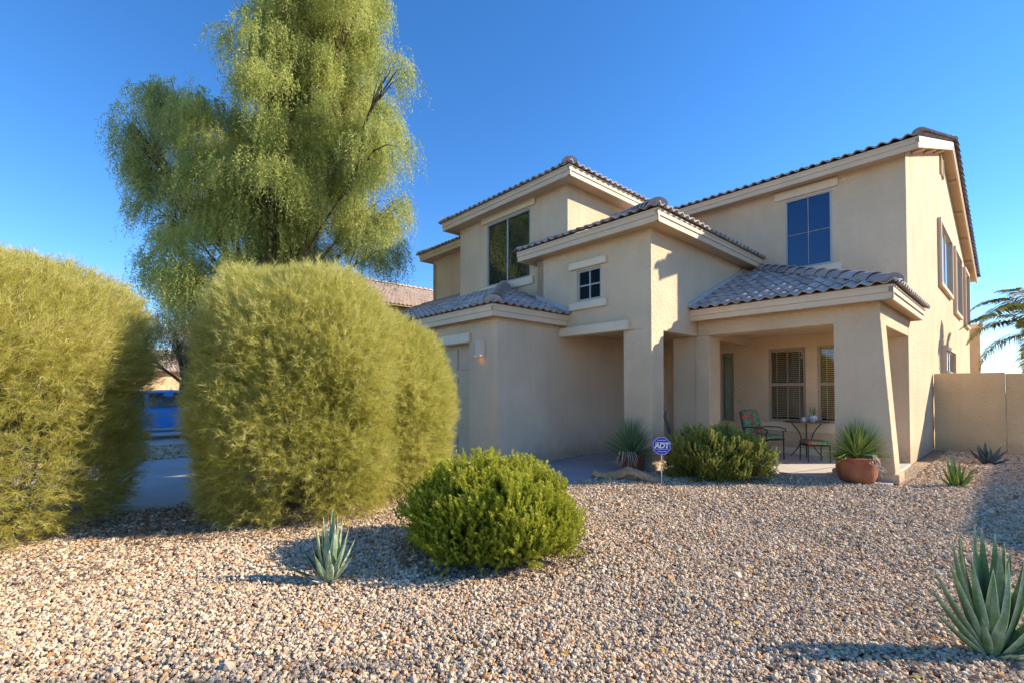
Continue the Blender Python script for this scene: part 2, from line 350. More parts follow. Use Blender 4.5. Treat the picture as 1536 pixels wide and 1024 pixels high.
# openings
TW = (-9.74, -8.05, 4.24, 5.95); MW = (-6.32, -5.70, 3.33, 3.98); RW = (-3.72, -2.79, 4.28, 5.91)
P1 = (-4.13, -3.34, .76, 2.48); P2 = (-3.11, -2.32, .76, 2.48); SL = (-5.26, -4.94, .70, 2.44); DR = (-6.46, -5.52, .03, 2.46)
GD = (-12.5, -7.60, 0, 2.44)
wall('V', 5.75, -14.2, -6.95, 0, 2.97, [GD], .28, 'stucco2')
wall('U', -6.72, 5.75, 6.58, 0, 2.97, (), .23, 'stucco2')
wall('U', -6.75, 6.58, 12.1, 0, 2.9, (), .2, 'stucco2')
wall('V', 7.95, -10.95, -7.06, 3.6, 6.3, [TW])
wall('U', -6.86, 7.95, 12.1, 3.6, 6.3)
wall('V', 9.12, -14.2, -10.95, 3.4, 6.3)
wall('V', 7.61, -7.49, -4.765, 2.615, 4.62, [MW], .2)
wall('U', -7.49, 7.61, 7.95, 3.0, 4.62, (), -.2)
wall('U', -4.565, 7.61, 12.1, 2.6, 4.62, (), .2)
wall('V', 12.1, -6.75, -1.731, 0, 6.36, [RW, P1, P2, SL, DR], .16)
wall('V', 28.0, -14.0, -1.7, 0, 6.0, (), .2)
# far left side wall of the house
wall('U', -14.2, 9.12, 28.2, 0, 6.0, (), -.2)
g = MB(); g.slabpoly([(-14.2, 5.75, 0), (-14.2, 9.12, 0), (-14.2, 9.12, 4.5), (-14.2, 5.75, 3.05)], (-.2, 0, 0)); hb(g, 'wall', M['stucco'])
# gable wall on the right
RV, RZ, RE, RF = 18.6, 8.50, 11.7, 28.5                     # ridge, its height (underside), eaves
EZ = 6.12
def rakez(v): return EZ+(RZ-EZ)*(v-RE)/(RV-RE) if v < RV else EZ+(RZ-EZ)*(RF-v)/(RF-RV)
g = MB(); prof = [(12.1, 0), (12.1, rakez(12.1)+.08), (RV, RZ+.08), (28.0, rakez(28.0)+.08), (28.0, 0)]
g.slabpoly([(-1.53, v, z) for v, z in prof], (-.2, 0, 0)); hb(g, 'gable_wall', M['stucco'])
gv = MB()
for k in range(7): gv.box((-1.53, 18.3-.25, 7.75+k*.07), (-1.49, 18.3+.25, 7.78+k*.07))
gv.box((-1.53, 18.0, 7.68), (-1.48, 18.05, 8.26)); gv.box((-1.53, 18.55, 7.68), (-1.48, 18.6, 8.26))
hb(gv, 'gable_vent', M['soffit'])
# entry tower pillar, second pillar, porch pillar, beams, ceilings
def solid(name, m, *boxes, bevel=.012):
    b = MB()
    for a in boxes: b.box(a[:3], a[3:])
    return hb(b, name, m, bevel=bevel)
solid('pillar', M['stucco'], (-5.17, 7.612, 0, -4.567, 8.04, 2.612))
solid('plinth', M['stucco'], (-5.20, 7.58, 0, -4.535, 8.07, .15))
solid('pillar', M['stucco'], (-5.13, 9.42, 0, -4.62, 9.9, 2.597), (-4.617, 9.40, 0, -4.32, 9.9, 2.597))
solid('plinth', M['stucco'], (-5.16, 9.39, 0, -4.29, 9.93, .15))
pp = MB(); pp.slabpoly([(-2.17, 9.40, 0), (-1.36, 9.40, 0), (-1.53, 9.40, 2.62), (-2.17, 9.40, 2.62)], (0, .42, 0))
hb(pp, 'pillar', M['stucco'], bevel=.012)
solid('plinth', M['stucco'], (-2.21, 9.365, 0, -1.32, 9.86, .15))
solid('porch_beam', M['stucco'], (-4.563, 9.402, 2.6, -1.532, 9.82, 2.97), (-1.83, 9.822, 2.55, -1.532, 12.098, 2.97))
solid('porch_ceiling', M['stucco'], (-4.56, 9.825, 2.74, -1.84, 12.09, 2.8), bevel=0)
solid('entry_ceiling', M['stucco'], (-6.74, 7.815, 2.74, -4.77, 12.09, 2.8), bevel=0)
solid('wall_base', M['trim'], (-4.85, 12.05, .03, -1.75, 12.098, .17), bevel=.006)
solid('wall_base', M['stucco2'], (-6.745, 6.6, 0, -6.70, 9.3, .14), bevel=.006)
# trim
def trimbox(v, a0, a1, z0, z1, d=.06):
    solid('window_trim', M['trim'], (a0, v-d, z0, a1, v-.002, z1), bevel=.01)
trimbox(7.95, -9.91, -7.88, 5.97, 6.19); trimbox(7.95, -9.94, -7.93, 4.05, 4.235)
trimbox(7.61, -6.50, -5.54, 4.01, 4.155); trimbox(7.61, -6.50, -5.54, 3.15, 3.30)
trimbox(12.1, -3.93, -2.67, 5.95, 6.135); trimbox(12.1, -3.90, -2.62, 4.09, 4.265)
trimbox(12.1, -4.29, -2.2, .54, .745, .05)
solid('garage_lintel', M['trim'], (-12.7, 5.69, 2.45, -7.55, 5.748, 2.64))
solid('entry_lintel', M['trim'], (-6.74, 7.50, 2.616, -5.02, 7.608, 2.80))

# windows
def framebox(mb, v, w, fw, d0, d1):
    a0, a1, z0, z1 = w
    mb.box((a0, v+d0, z0), (a0+fw, v+d1, z1)); mb.box((a1-fw, v+d0, z0), (a1, v+d1, z1))
    mb.box((a0+fw, v+d0, z0), (a1-fw, v+d1, z0+fw)); mb.box((a0+fw, v+d0, z1-fw), (a1-fw, v+d1, z1))
def window(v, w, fm, gm, fw=.045, bars=(), barw=.02, blinds=None, room=False, inset=.05, shift=0.):
    a0, a1, z0, z1 = w
    f = MB(); framebox(f, v, w, fw, inset-.03, inset+.04)
    for ax, p, bw in bars:
        if ax == 'v': f.box((p-bw, v+inset-.012, z0+fw), (p+bw, v+inset+.028, z1-fw))
        else: f.box((a0+fw, v+inset-.016, p-bw), (a1-fw, v+inset+.032, p+bw))
    wo = hb(f, 'window', fm)
    g = MB(); g.box((a0+fw-.005, v+inset+.006, z0+fw-.005), (a1-fw+.005, v+inset+.012, z1-fw+.005)); hb(g, 'pane', gm, wo)
    if blinds:
        sm, pitch, tilt, zlow = blinds; b = MB(); z = z1-.09
        b.box((a0+.05, v+inset+.05, z1-.09), (a1-.05, v+inset+.10, z1-.045))
        while z > zlow:
            dz = .5*.05*math.sin(tilt); dv = .5*.05*math.cos(tilt); vm = v+inset+.08
            b.add([(a0+.05, vm-dv, z-dz), (a1-.05, vm-dv, z-dz), (a1-.05, vm+dv, z+dz), (a0+.05, vm+dv, z+dz),
                   (a0+.05, vm-dv, z-dz-.003), (a1-.05, vm-dv, z-dz-.003), (a1-.05, vm+dv, z+dz-.003), (a0+.05, vm+dv, z+dz-.003)],
                  [(0, 1, 2, 3), (7, 6, 5, 4), (0, 4, 5, 1), (2, 6, 7, 3), (0, 3, 7, 4), (1, 5, 6, 2)])
            z -= pitch
        for q in (.2, .5, .8):
            x = a0+(a1-a0)*q; b.box((x-.008, v+inset+.052, zlow), (x+.008, v+inset+.056, z1-.09))
        hb(b, 'blind', sm, wo)
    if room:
        r = MB(); r.box((a0-.05, v+.45, z0-.05), (a1+.05, v+.5, z1+.05)); hb(r, 'room_backing', M['room'], wo)  # dark panel; the gloom of the unlit room is put into its colour
    return wo
window(7.95, TW, M['framegrey'], M['glass_dark'], .05, [('v', -8.93, .022)], inset=.04)
window(7.61, MW, M['framegrey'], M['glass_black'], .04, [('v', -6.01, .014), ('h', 3.655, .014)], inset=.06)
window(12.1, RW, M['framegrey'], M['glass_sky_blue'], .04, [('v', -3.255, .005), ('h', 5.08, .005)], inset=.03)
for P in (P1, P2): window(12.1, P, M['frame'], M['glass_porch'], .055, [('h', 1.62, .035), ('v', (P[0]+P[1])/2, .006)], blinds=(M['slat'], .046, R(28), .83), room=True, inset=.06)
window(12.1, SL, M['frame'], M['glass_porch'], .04, (), blinds=(M['slat_green'], .046, R(50), .74), room=True, inset=.06)
# front door
d = MB(); d.box((DR[0]+.05, 12.16, .05), (DR[1]-.05, 12.20, 2.41)); do = hb(d, 'front_door', M['reddoor'], bevel=.005)
d = MB(); framebox(d, 12.1, (DR[0]-.09, DR[1]+.09, .03, 2.52), .14, -.03, .06); hb(d, 'frame', M['fascia'], do)
d = MB(); d.lathe([(.0, -.03), (.03, -.025), (.035, 0), (.03, .02), (0, .03)], (0, 0, 0), 12)
d.v = [(-5.66+x, 12.12-abs(z), 1.02+y) for x, y, z in d.v]; hb(d, 'handle', M['cap_black'], do, smooth=True)
for k, (z0, z1) in enumerate(((.25, 1.0), (1.2, 2.2))):
    for a in (-6.3, -5.92):
        d = MB(); d.box((a, 12.145, z0), (a+.28, 12.158, z1)); hb(d, 'door_panel', M['reddoor'], do, bevel=.006)
solid('doorbell', M['cap_black'], (-4.80, 12.065, 1.155, -4.75, 12.098, 1.255), bevel=.008)
# garage door: sections
gd = MB(); gd.box((GD[0], 5.95, 0), (GD[1], 6.0, 2.44)); gdo = hb(gd, 'garage_door', M['doorpaint'])
for r in range(4):
    for c in range(8):
        a = GD[0]+.08+c*.607; p = MB(); p.box((a, 5.93, .08+r*.61), (a+.52, 5.948, .08+r*.61+.46)); hb(p, 'door_panel', M['doorpaint'], gdo, bevel=.01)
# side windows with foam surrounds on the gable wall
for (v0, v1, z0, z1) in ((17.3, 20.2, 4.45, 6.12), (21.4, 23.6, 4.15, 6.2), (25.3, 27.2, 4.1, 6.2), (17.95, 20.6, 2.02, 2.66)):
    t = MB(); w_ = .10
    for a, b, c, d_ in ((v0-w_, v0, z0-w_, z1+w_), (v1, v1+w_, z0-w_, z1+w_), (v0, v1, z0-w_, z0), (v0, v1, z1, z1+w_)):
        t.box((-1.528, a, c), (-1.44, b, d_))
    t.box((-1.528, v0, z0), (-1.50, v0+.06, z1)); t.box((-1.528, v1-.06, z0), (-1.50, v1, z1)); t.box((-1.528, (v0+v1)/2-.03, z0), (-1.50, (v0+v1)/2+.03, z1))
    t.box((-1.528, v0+.06, z0), (-1.501, v1-.06, z0+.05)); t.box((-1.528, v0+.06, z1-.05), (-1.501, v1-.06, z1))
    wo = hb(t, 'side_window', M['fascia'])
    g = MB(); g.box((-1.528, v0+.05, z0+.04), (-1.515, v1-.05, z1-.04)); hb(g, 'pane', M['glass_side'], wo)
# rear corner column beyond the gable wall
solid('rear_column', M['stucco'], (-1.75, 28.9, 0, -1.25, 29.4, 4.2)); solid('rear_column', M['trim'], (-1.82, 28.8, 4.202, -1.15, 29.5, 4.4))

# ---- roofs: real S-tile surface, clipped exactly to each roof plane
def roof_plane(name, o, e, s, L, S, clips, m=None, parent=None, period=.20, course=.37, wave=.036, lift=.032, off=HO, seed=0):
    """o eave start, e unit along eave, s unit upslope, L eave length, S slope length; clips: (point, normal pointing outside)"""
    rs = np.random.default_rng(seed+5); o, e, s = Vector(o), Vector(e), Vector(s); nn = e.cross(s).normalized()
    if nn.z < 0: nn = -nn
    K = 8; nx = int(math.ceil(L/period))*K; x = np.arange(nx+1)*period/K
    ph = (x/period) % 1.
    prof = wave*np.where(ph < .62, np.sin(np.pi*ph/.62), -.42*np.sin(np.pi*(ph-.62)/.38))
    rows = int(math.ceil(S/course)); V = []; F = []; T = []; k = 0
    ev, sv, nv, ov = (np.array(a) for a in (e, s, nn, o))
    for r in range(rows):
        tid = (x/period).astype(int); j = rs.normal(0, .003, tid.max()+2)[tid]; tt = np.clip(rs.normal(.5, .2, tid.max()+2), .05, .95)[tid]
        s0, s1 = r*course-.03, min((r+1)*course+.01, S+.02)
        h0 = prof+lift+.012+j; h1 = prof+.010+j*.5
        a = ov+x[:, None]*ev+s0*sv+h0[:, None]*nv; b = ov+x[:, None]*ev+s1*sv+h1[:, None]*nv
        c = a-.022*nv+.004*sv; d = ov+x[:, None]*ev+(s0+.20)*sv+(h0-.022)[:, None]*nv
        n = nx+1; V += [a, b, c, d]; T += [tt, tt, tt*.8, tt*.8]
        i = np.arange(nx)
        F += [np.stack([k+i, k+i+1, k+n+i+1, k+n+i], 1), np.stack([k+2*n+i, k+2*n+i+1, k+i+1, k+i], 1), np.stack([k+3*n+i, k+3*n+i+1, k+2*n+i+1, k+2*n+i], 1)]
        k += 4*n
    V = np.concatenate(V)-np.array(off); F = np.concatenate(F); T = np.concatenate(T)
    ob = np_mesh(name, V, F, m or M['tile'], parent or house, T, smooth=False)
    bm = bmesh.new(); bm.from_mesh(ob.data)
    for p, q in clips:
        geom = bm.verts[:]+bm.edges[:]+bm.faces[:]
        bmesh.ops.bisect_plane(bm, geom=geom, plane_co=Vector(p)-Vector(off), plane_no=Vector(q), clear_outer=True, dist=1e-5)
    bm.to_mesh(ob.data); bm.free()
    # deck under the tiles keeps the light out
    return ob
def deck(name_parent, pts, off=HO, m='soffit'):
    b = MB(); b.slabpoly(pts, (0, 0, -.03)); o = b.build('roof_deck', M[m], name_parent); o.data.transform(Matrix.Translation((-off[0], -off[1], -off[2]))); return o
def caps(p0, p1, name, parent, r=.15, step=.36, m=None, off=HO, end=True):
    """overlapping half-barrel tiles from the low end p0 to p1"""
    p0, p1 = Vector(p0), Vector(p1); d = (p1-p0); L = d.length; d.normalize(); side = d.cross(Vector((0, 0, 1))).normalized(); up = side.cross(d).normalized()
    b = MB(); n = 9; c = int(L/step)+1
    for i in range(c):
        q0 = p0+d*(i*step); q1 = p0+d*min(i*step+step*1.12, L); t = random.uniform(.2, .8)
        ring = []
        for (q, rr, lf) in ((q0, r*1.16, .022), (q1, r*.92, 0), (q0, r*1.16-.022, .022), (q0+d*.12, r*.98, .0)):
            ring.append([q+up*lf+side*rr*math.cos(math.pi*k/(n-1))+up*(rr*math.sin(math.pi*k/(n-1))*.8-.02) for k in range(n)])
        vs = sum(ring, []); fs = []
        for A, B in ((0, 1), (2, 0), (3, 2)):
            fs += [(A*n+k, A*n+k+1, B*n+k+1, B*n+k) for k in range(n-1)]
        if i == 0 and end:
            vs.append(q0+d*.03); fs += [(2*n+k, 2*n+k+1, len(vs)-1) for k in range(n-1)]
        b.add(vs, fs, t)
    o = b.build(name, m or M['tile'], parent, smooth=True, tint=True, off=off); return o
def fascia(axis, plane, a0, a1, z, h=.22, parent=None, soff=None, off=HO):
    """two-board fascia; outer face at plane; axis 'V' runs along U (outer side -v), axis 'U' runs along V (outer side +u)"""
    b = MB()
    def bx(d0, d1, z0, z1, a=a0, c=a1):
        if axis == 'V': b.box((a, plane+d0, z0), (c, plane+d1, z1))
        else: b.box((plane-d0, a, z0), (plane-d1, c, z1))
    bx(.022, .06, z, z+h*.46); bx(.0, .06, z+h*.46+.002, z+h)
    bx(-.012, .0-.001, z+h-.035, z+h-.004)
    return b.build('fascia', M['fascia'], parent or house, off=off)
SLP = .43; CS = 1/math.hypot(1, SLP); SS = SLP*CS
vS = (0, CS, SS)               # upslope of a front-facing plane
uS = (-CS, 0, SS)              # upslope of a right-facing plane
uL = (CS, 0, SS)               # upslope of a left-facing plane
def H45(pt, sgn, keep):        # vertical hip plane through pt; see callers
    return (pt, keep)
q2 = math.sqrt(.5)
# garage roof
z = 3.07
rp = roof_plane('roof', (-14.6, 5.46, z), (1, 0, 0), vS, 8.2, 4.2, [((-6.55, 5.5, 0), (q2, q2, 0)), ((0, 9.12, 0), (0, 1, 0)), ((-14.5, 0, 0), (-1, 0, 0))], seed=1)
# cut what would lie inside the upper room in front of the bay
bm = bmesh.new(); bm.from_mesh(rp.data)
bmesh.ops.bisect_plane(bm, geom=bm.verts[:]+bm.edges[:]+bm.faces[:], plane_co=(0, 7.95-HO[1], 0), plane_no=(0, 1, 0), clear_outer=False)
bmesh.ops.bisect_plane(bm, geom=bm.verts[:]+bm.edges[:]+bm.faces[:], plane_co=(-10.95-HO[0], 0, 0), plane_no=(1, 0, 0), clear_outer=False)
kill = [f for f in bm.faces if f.calc_center_median().y > 7.95-HO[1] and f.calc_center_median().x > -10.95-HO[0]]
bmesh.ops.delete(bm, geom=kill, context='FACES'); bm.to_mesh(rp.data); bm.free()
rg = roof_plane('roof', (-6.51, 5.3, z), (0, 1, 0), uS, 2.8, 3.2, [((-6.55, 5.5, 0), (-q2, -q2, 0)), ((0, 7.95, 0), (0, 1, 0))], seed=2)
bm = bmesh.new(); bm.from_mesh(rg.data)
for co, no in (((0, 7.605-HO[1], 0), (0, 1, 0)), ((-7.49-HO[0], 0, 0), (1, 0, 0))):
    bmesh.ops.bisect_plane(bm, geom=bm.verts[:]+bm.edges[:]+bm.faces[:], plane_co=co, plane_no=no, clear_outer=False)
kill = [f for f in bm.faces if f.calc_center_median().y > 7.605-HO[1] and f.calc_center_median().x > -7.49-HO[0]]
bmesh.ops.delete(bm, geom=kill, context='FACES'); bm.to_mesh(rg.data); bm.free()
deck(rp, [(-14.5, 5.5, z), (-6.55, 5.5, z), (-9.0, 7.95, z+2.45*SLP), (-14.5, 7.95, z+2.45*SLP)])
deck(rg, [(-6.55, 5.5, z), (-6.55, 7.6, z), (-8.65, 7.6, z+2.1*SLP)])
caps((-6.56, 5.51, z+.03), (-9.0, 7.94, z+2.45*SLP+.05), 'hip_cap', rp)
fascia('V', 5.5, -14.5, -6.551, 2.85); fascia('U', -6.55, 5.5, 7.60, 2.85)
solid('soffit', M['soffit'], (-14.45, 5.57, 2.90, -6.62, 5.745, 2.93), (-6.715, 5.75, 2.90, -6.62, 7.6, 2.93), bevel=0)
b = MB(); b.slabpoly([(-6.5, 7.60, z+.05), (-6.5, 7.60, z+.16), (-7.49, 7.60, z+.16+.99*SLP), (-7.49, 7.60, z+.05+.99*SLP)], (0, -.035, 0)); hb(b, 'flashing', M['flash'], rg)
# tower (entry) roof
z = 4.64
r1 = roof_plane('roof', (-7.8, 7.22, z), (1, 0, 0), vS, 3.9, 3.2, [((-4.215, 7.26, 0), (q2, q2, 0)), ((-7.8, 7.26, 0), (-q2, q2, 0)), ((0, 9.9, 0), (0, 1, 0))], seed=3)
bm = bmesh.new(); bm.from_mesh(r1.data)
for co, no in (((0, 7.945-HO[1], 0), (0, 1, 0)), ((-6.855-HO[0], 0, 0), (1, 0, 0))):
    bmesh.ops.bisect_plane(bm, geom=bm.verts[:]+bm.edges[:]+bm.faces[:], plane_co=co, plane_no=no, clear_outer=False)
kill = [f for f in bm.faces if f.calc_center_median().y > 7.945-HO[1] and f.calc_center_median().x < -6.855-HO[0]]
bmesh.ops.delete(bm, geom=kill, context='FACES'); bm.to_mesh(r1.data); bm.free()
r1b = roof_plane('roof', (-7.84, 7.98, z), (0, -1, 0), uL, .9, .8, [((-7.8, 7.26, 0), (q2, -q2, 0)), ((0, 7.945, 0), (0, 1, 0))], seed=4)
r2 = roof_plane('roof', (-4.175, 7.1, z), (0, 1, 0), uS, 5.2, 3.0, [((-4.215, 7.26, 0), (-q2, -q2, 0)), ((0, 12.095, 0), (0, 1, 0)), ((-6.855, 0, 0), (-1, 0, 0))], seed=5)
deck(r1, [(-6.86, 7.26, z), (-4.215, 7.26, z), (-6.86, 9.9, z+2.64*SLP)]); deck(r1b, [(-7.8, 7.26, z), (-6.86, 7.26, z), (-6.86, 7.94, z+.68*SLP), (-7.12, 7.94, z+.68*SLP)])
deck(r2, [(-4.215, 7.26, z), (-4.215, 12.09, z), (-6.85, 12.09, z+2.635*SLP), (-6.85, 9.9, z+2.635*SLP)])
caps((-4.22, 7.265, z+.03), (-6.85, 9.895, z+2.63*SLP+.05), 'hip_cap', r1)
caps((-7.79, 7.27, z+.03), (-7.13, 7.93, z+.66*SLP+.05), 'hip_cap', r1b, r=.09)
fascia('V', 7.26, -7.8, -4.216, 4.42); fascia('U', -4.215, 7.26, 12.09, 4.42)
fz = MB(); fz.box((-7.8, 7.33, 4.42), (-7.76, 7.94, 4.64)); hb(fz, 'fascia', M['fascia'])
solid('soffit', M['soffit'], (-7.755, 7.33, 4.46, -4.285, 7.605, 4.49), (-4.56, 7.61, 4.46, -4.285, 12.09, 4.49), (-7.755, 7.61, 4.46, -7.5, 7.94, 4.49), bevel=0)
# porch roof
z = 3.09
r3 = roof_plane('roof', (-4.562, 9.01, z), (1, 0, 0), vS, 3.6, 3.6, [((-1.31, 9.05, 0), (q2, q2, 0)), ((0, 12.095, 0), (0, 1, 0)), ((-4.56, 0, 0), (-1, 0, 0))], seed=6)
r4 = roof_plane('roof', (-1.27, 8.85, z), (0, 1, 0), uS, 3.7, 3.6, [((-1.31, 9.05, 0), (-q2, -q2, 0)), ((0, 12.42, 0), (0, 1, 0))], seed=7)
bm = bmesh.new(); bm.from_mesh(r4.data)
for co, no in (((0, 12.095-HO[1], 0), (0, 1, 0)), ((-1.525-HO[0], 0, 0), (1, 0, 0))):
    bmesh.ops.bisect_plane(bm, geom=bm.verts[:]+bm.edges[:]+bm.faces[:], plane_co=co, plane_no=no, clear_outer=False)
kill = [f for f in bm.faces if f.calc_center_median().y > 12.095-HO[1] and f.calc_center_median().x < -1.525-HO[0]]
bmesh.ops.delete(bm, geom=kill, context='FACES'); bm.to_mesh(r4.data); bm.free()
deck(r3, [(-4.56, 9.05, z), (-1.31, 9.05, z), (-4.35, 12.09, z+3.04*SLP), (-4.56, 12.09, z+3.04*SLP)]); deck(r4, [(-1.31, 9.05, z), (-1.31, 12.09, z), (-4.35, 12.09, z+3.04*SLP)])
caps((-1.32, 9.055, z+.03), (-4.34, 12.08, z+3.03*SLP+.05), 'hip_cap', r3)
fascia('V', 9.05, -4.56, -1.311, 2.87); fascia('U', -1.31, 9.05, 12.40, 2.87)
solid('fascia', M['fascia'], (-1.525, 12.36, 2.87, -1.372, 12.40, 3.07), bevel=0)
solid('soffit', M['soffit'], (-4.5, 9.12, 2.91, -1.38, 9.395, 2.94), (-1.525, 9.4, 2.91, -1.38, 12.35, 2.94), bevel=0)
b = MB(); b.slabpoly([(-4.56, 9.0, z+.05), (-4.56, 9.0, z+.15), (-4.56, 12.09, z+.15+3.09*SLP), (-4.56, 12.09, z+.05+3.09*SLP)], (.035, 0, 0)); hb(b, 'flashing', M['flash'], r3)
# bay roof (upper left room) and far-left bay
z = 6.30
def front_hip(u0, u1, v0, vback, z, seed, rightside=True):
    hw = (u1-u0)/2; um = (u0+u1)/2; vr = v0+hw
    a = roof_plane('roof', (u0-.04, v0-.04, z), (1, 0, 0), vS, u1-u0+.1, hw/CS+.1, [((u1, v0, 0), (q2, q2, 0)), ((u0, v0, 0), (-q2, q2, 0))], seed=seed)
    b = roof_plane('roof', (u1+.04, v0-.3, z), (0, 1, 0), uS, vback-v0+.3, hw/CS+.04, [((u1, v0, 0), (-q2, -q2, 0)), ((0, vback, 0), (0, 1, 0)), ((um, 0, 0), (-1, 0, 0))], seed=seed+1)
    c = roof_plane('roof', (u0-.04, vback, z), (0, -1, 0), uL, vback-v0+.3, hw/CS+.04, [((u0, v0, 0), (q2, -q2, 0)), ((um, 0, 0), (1, 0, 0))], seed=seed+2)
    zt = z+hw*SLP
    deck(a, [(u0, v0, z), (u1, v0, z), (um, vr, zt)]); deck(b, [(u1, v0, z), (u1, vback, z), (um, vback, zt), (um, vr, zt)]); deck(c, [(u0, v0, z), (um, vr, zt), (um, vback, zt), (u0, vback, z)])
    caps((u1, v0, z+.03), (um, vr, zt+.06), 'hip_cap', a); caps((u0, v0, z+.03), (um, vr, zt+.06), 'hip_cap', a); caps((um, vr, zt+.05), (um, vback, zt+.05), 'ridge_cap', b)
front_hip(-11.3, -6.46, 7.55, 14.5, z, 10)
fascia('V', 7.55, -11.3, -6.461, 6.09); fascia('U', -6.46, 7.55, 11.70, 6.09)
fz = MB(); fz.box((-11.3, 7.62, 6.09), (-11.26, 11.5, 6.30)); hb(fz, 'fascia', M['fascia'])
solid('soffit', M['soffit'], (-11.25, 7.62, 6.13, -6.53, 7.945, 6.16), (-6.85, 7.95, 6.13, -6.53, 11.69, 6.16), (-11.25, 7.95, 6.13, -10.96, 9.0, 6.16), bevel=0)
front_hip(-14.55, -11.31, 8.72, 13.0, z, 20)
fascia('V', 8.72, -14.5, -11.31, 6.09)
fz = MB(); fz.box((-14.5, 8.79, 6.09), (-14.46, 14.5, 6.30)); hb(fz, 'fascia', M['fascia'])
solid('soffit', M['soffit'], (-14.45, 8.79, 6.13, -10.96, 9.115, 6.16), bevel=0)
# main roof
z0r, zr = EZ+.22, RZ+.22; run = RV-RE; sl = math.hypot(run, zr-z0r); sF = (0, run/sl, (zr-z0r)/sl)
runb = RF-RV; slb = math.hypot(runb, zr-z0r); sB = (0, -runb/slb, (zr-z0r)/slb)
ra = roof_plane('roof', (-14.5, RE-.04, z0r), (1, 0, 0), sF, 13.27, sl+.04, [((-1.25, 0, 0), (1, 0, 0))], seed=30)
rb = roof_plane('roof', (-1.25, RF+.04, z0r), (-1, 0, 0), sB, 13.25, slb+.04, [], seed=31)
deck(ra, [(-14.5, RE, z0r), (-1.28, RE, z0r), (-1.28, RV, zr), (-14.5, RV, zr)]); deck(rb, [(-14.5, RF, z0r), (-1.28, RF, z0r), (-1.28, RV, zr), (-14.5, RV, zr)])
caps((-1.27, RV, zr+.07), (-14.5, RV, zr+.07), 'ridge_cap', ra)
caps((-1.27, RE-.02, z0r+.05), (-1.27, RV, zr+.05), 'rake_cap', ra, r=.10, step=.34); caps((-1.27, RF+.02, z0r+.05), (-1.27, RV, zr+.05), 'rake_cap', rb, r=.10, step=.34)
fascia('V', RE, -6.459, -1.281, EZ)
def rake(v0, z0, v1, z1):
    b = MB(); b.slabpoly([(-1.28, v0, z0), (-1.28, v1, z1), (-1.28, v1, z1+.215), (-1.28, v0, z0+.215)], (-.045, 0, 0))
    b.slabpoly([(-1.268, v0, z0+.10), (-1.268, v1, z1+.10), (-1.268, v1, z1+.212), (-1.268, v0, z0+.212)], (-.011, 0, 0)); hb(b, 'rake_board', M['fascia'])
rake(RE, EZ, RV, RZ); rake(RF, EZ, RV, RZ)
for a, b_ in (((RE+.06, EZ+.07), (RV, RZ+.05)), ((RF-.06, EZ+.07), (RV, RZ+.05))):
    s = MB(); s.slabpoly([(-1.328, a[0], a[1]), (-1.328, b_[0], b_[1]), (-1.328, b_[0], b_[1]+.02), (-1.328, a[0], a[1]+.02)], (-.20, 0, 0)); hb(s, 'soffit', M['soffit'])
for v in (12.9, 14.8, 16.7, 20.3, 22.3, 24.3, 26.3):
    zz = rakez(v); s = MB(); s.box((-1.526, v-.05, zz-.03), (-1.33, v+.05, zz+.05)); hb(s, 'outrigger', M['soffit'])
solid('soffit', M['soffit'], (-6.5, RE+.07, EZ+.05, -1.54, 12.098, EZ+.08), bevel=0)

# wall lamp (fixed to the garage wall)
lc = (-7.20, 5.75)
b = MB(); prof = [(lc[0]+.125*math.cos(a), lc[1]-.003-.13*math.sin(a)) for a in [math.pi*k/10 for k in range(11)]]
prof_in = [(lc[0]+.11*math.cos(a), lc[1]-.012-.11*math.sin(a)) for a in [math.pi*k/10 for k in range(11)]]
n = 11; vs = [(x, y, 2.12) for x, y in prof]+[(x, y, 2.45) for x, y in prof]+[(x, y, 2.12) for x, y in prof_in]+[(x, y, 2.44) for x, y in prof_in]
fs = [(k, k+1, n+k+1, n+k) for k in range(n-1)]+[(2*n+k, 2*n+k+1, 3*n+k+1, 3*n+k) for k in range(n-1)]+[(k, k+1, 2*n+k+1, 2*n+k) for k in range(n-1)]+[(n+k, n+k+1, 3*n+k+1, 3*n+k) for k in range(n-1)]
b.add(vs, fs); lamp = hb(b, 'wall_lamp', M['lampclay'], smooth=True)
b = MB(); b.box((lc[0]-.105, lc[1]-.105, 2.145), (lc[0]+.105, lc[1]-.015, 2.165)); hb(b, 'bulb', M['bulb'], lamp)
ld = bpy.data.lights.new('lamp_light', 'POINT'); ld.energy = .03; ld.color = (1, .55, .15); ld.shadow_soft_size = .03
lo = bpy.data.objects.new('lamp_light', ld); COL.objects.link(lo); lo.parent = house; lo.location = (lc[0]-HO[0], lc[1]-.07-HO[1], 2.07)

# ------------------------------------------------------------------ ground, driveway, walk, porch slab
def sheet(name, poly, z, m, thick=.10, uv=True, bevel=0.):
    pts = [(W(*p)[0], W(*p)[1]) for p in poly] if uv else poly
    b = MB(); b.prism(pts, z-thick, z); o = b.build(name, m, bevel=bevel); o['kind'] = 'structure'; return o
b = MB(); b.add([(-600, -600, -.012), (600, -600, -.012), (600, 600, -.012), (-600, 600, -.012)], [(0, 1, 2, 3)])
gr_ = b.build('ground', M['ground']); gr_['kind'] = 'structure'
sheet('driveway', [(-12.35, -5.0), (-7.3, -5.0), (-7.25, 5.94), (-12.4, 5.94)], .012, M['concrete'], bevel=.01)
sheet('walkway', [(-7.24, 4.2), (-5.6, 4.3), (-5.15, 5.0), (-4.95, 5.8), (-4.6, 6.9), (-4.45, 7.58), (-4.32, 9.2), (-4.32, 12.08), (-6.68, 12.08), (-6.68, 5.7), (-7.24, 5.7)], .016, M['walk'])
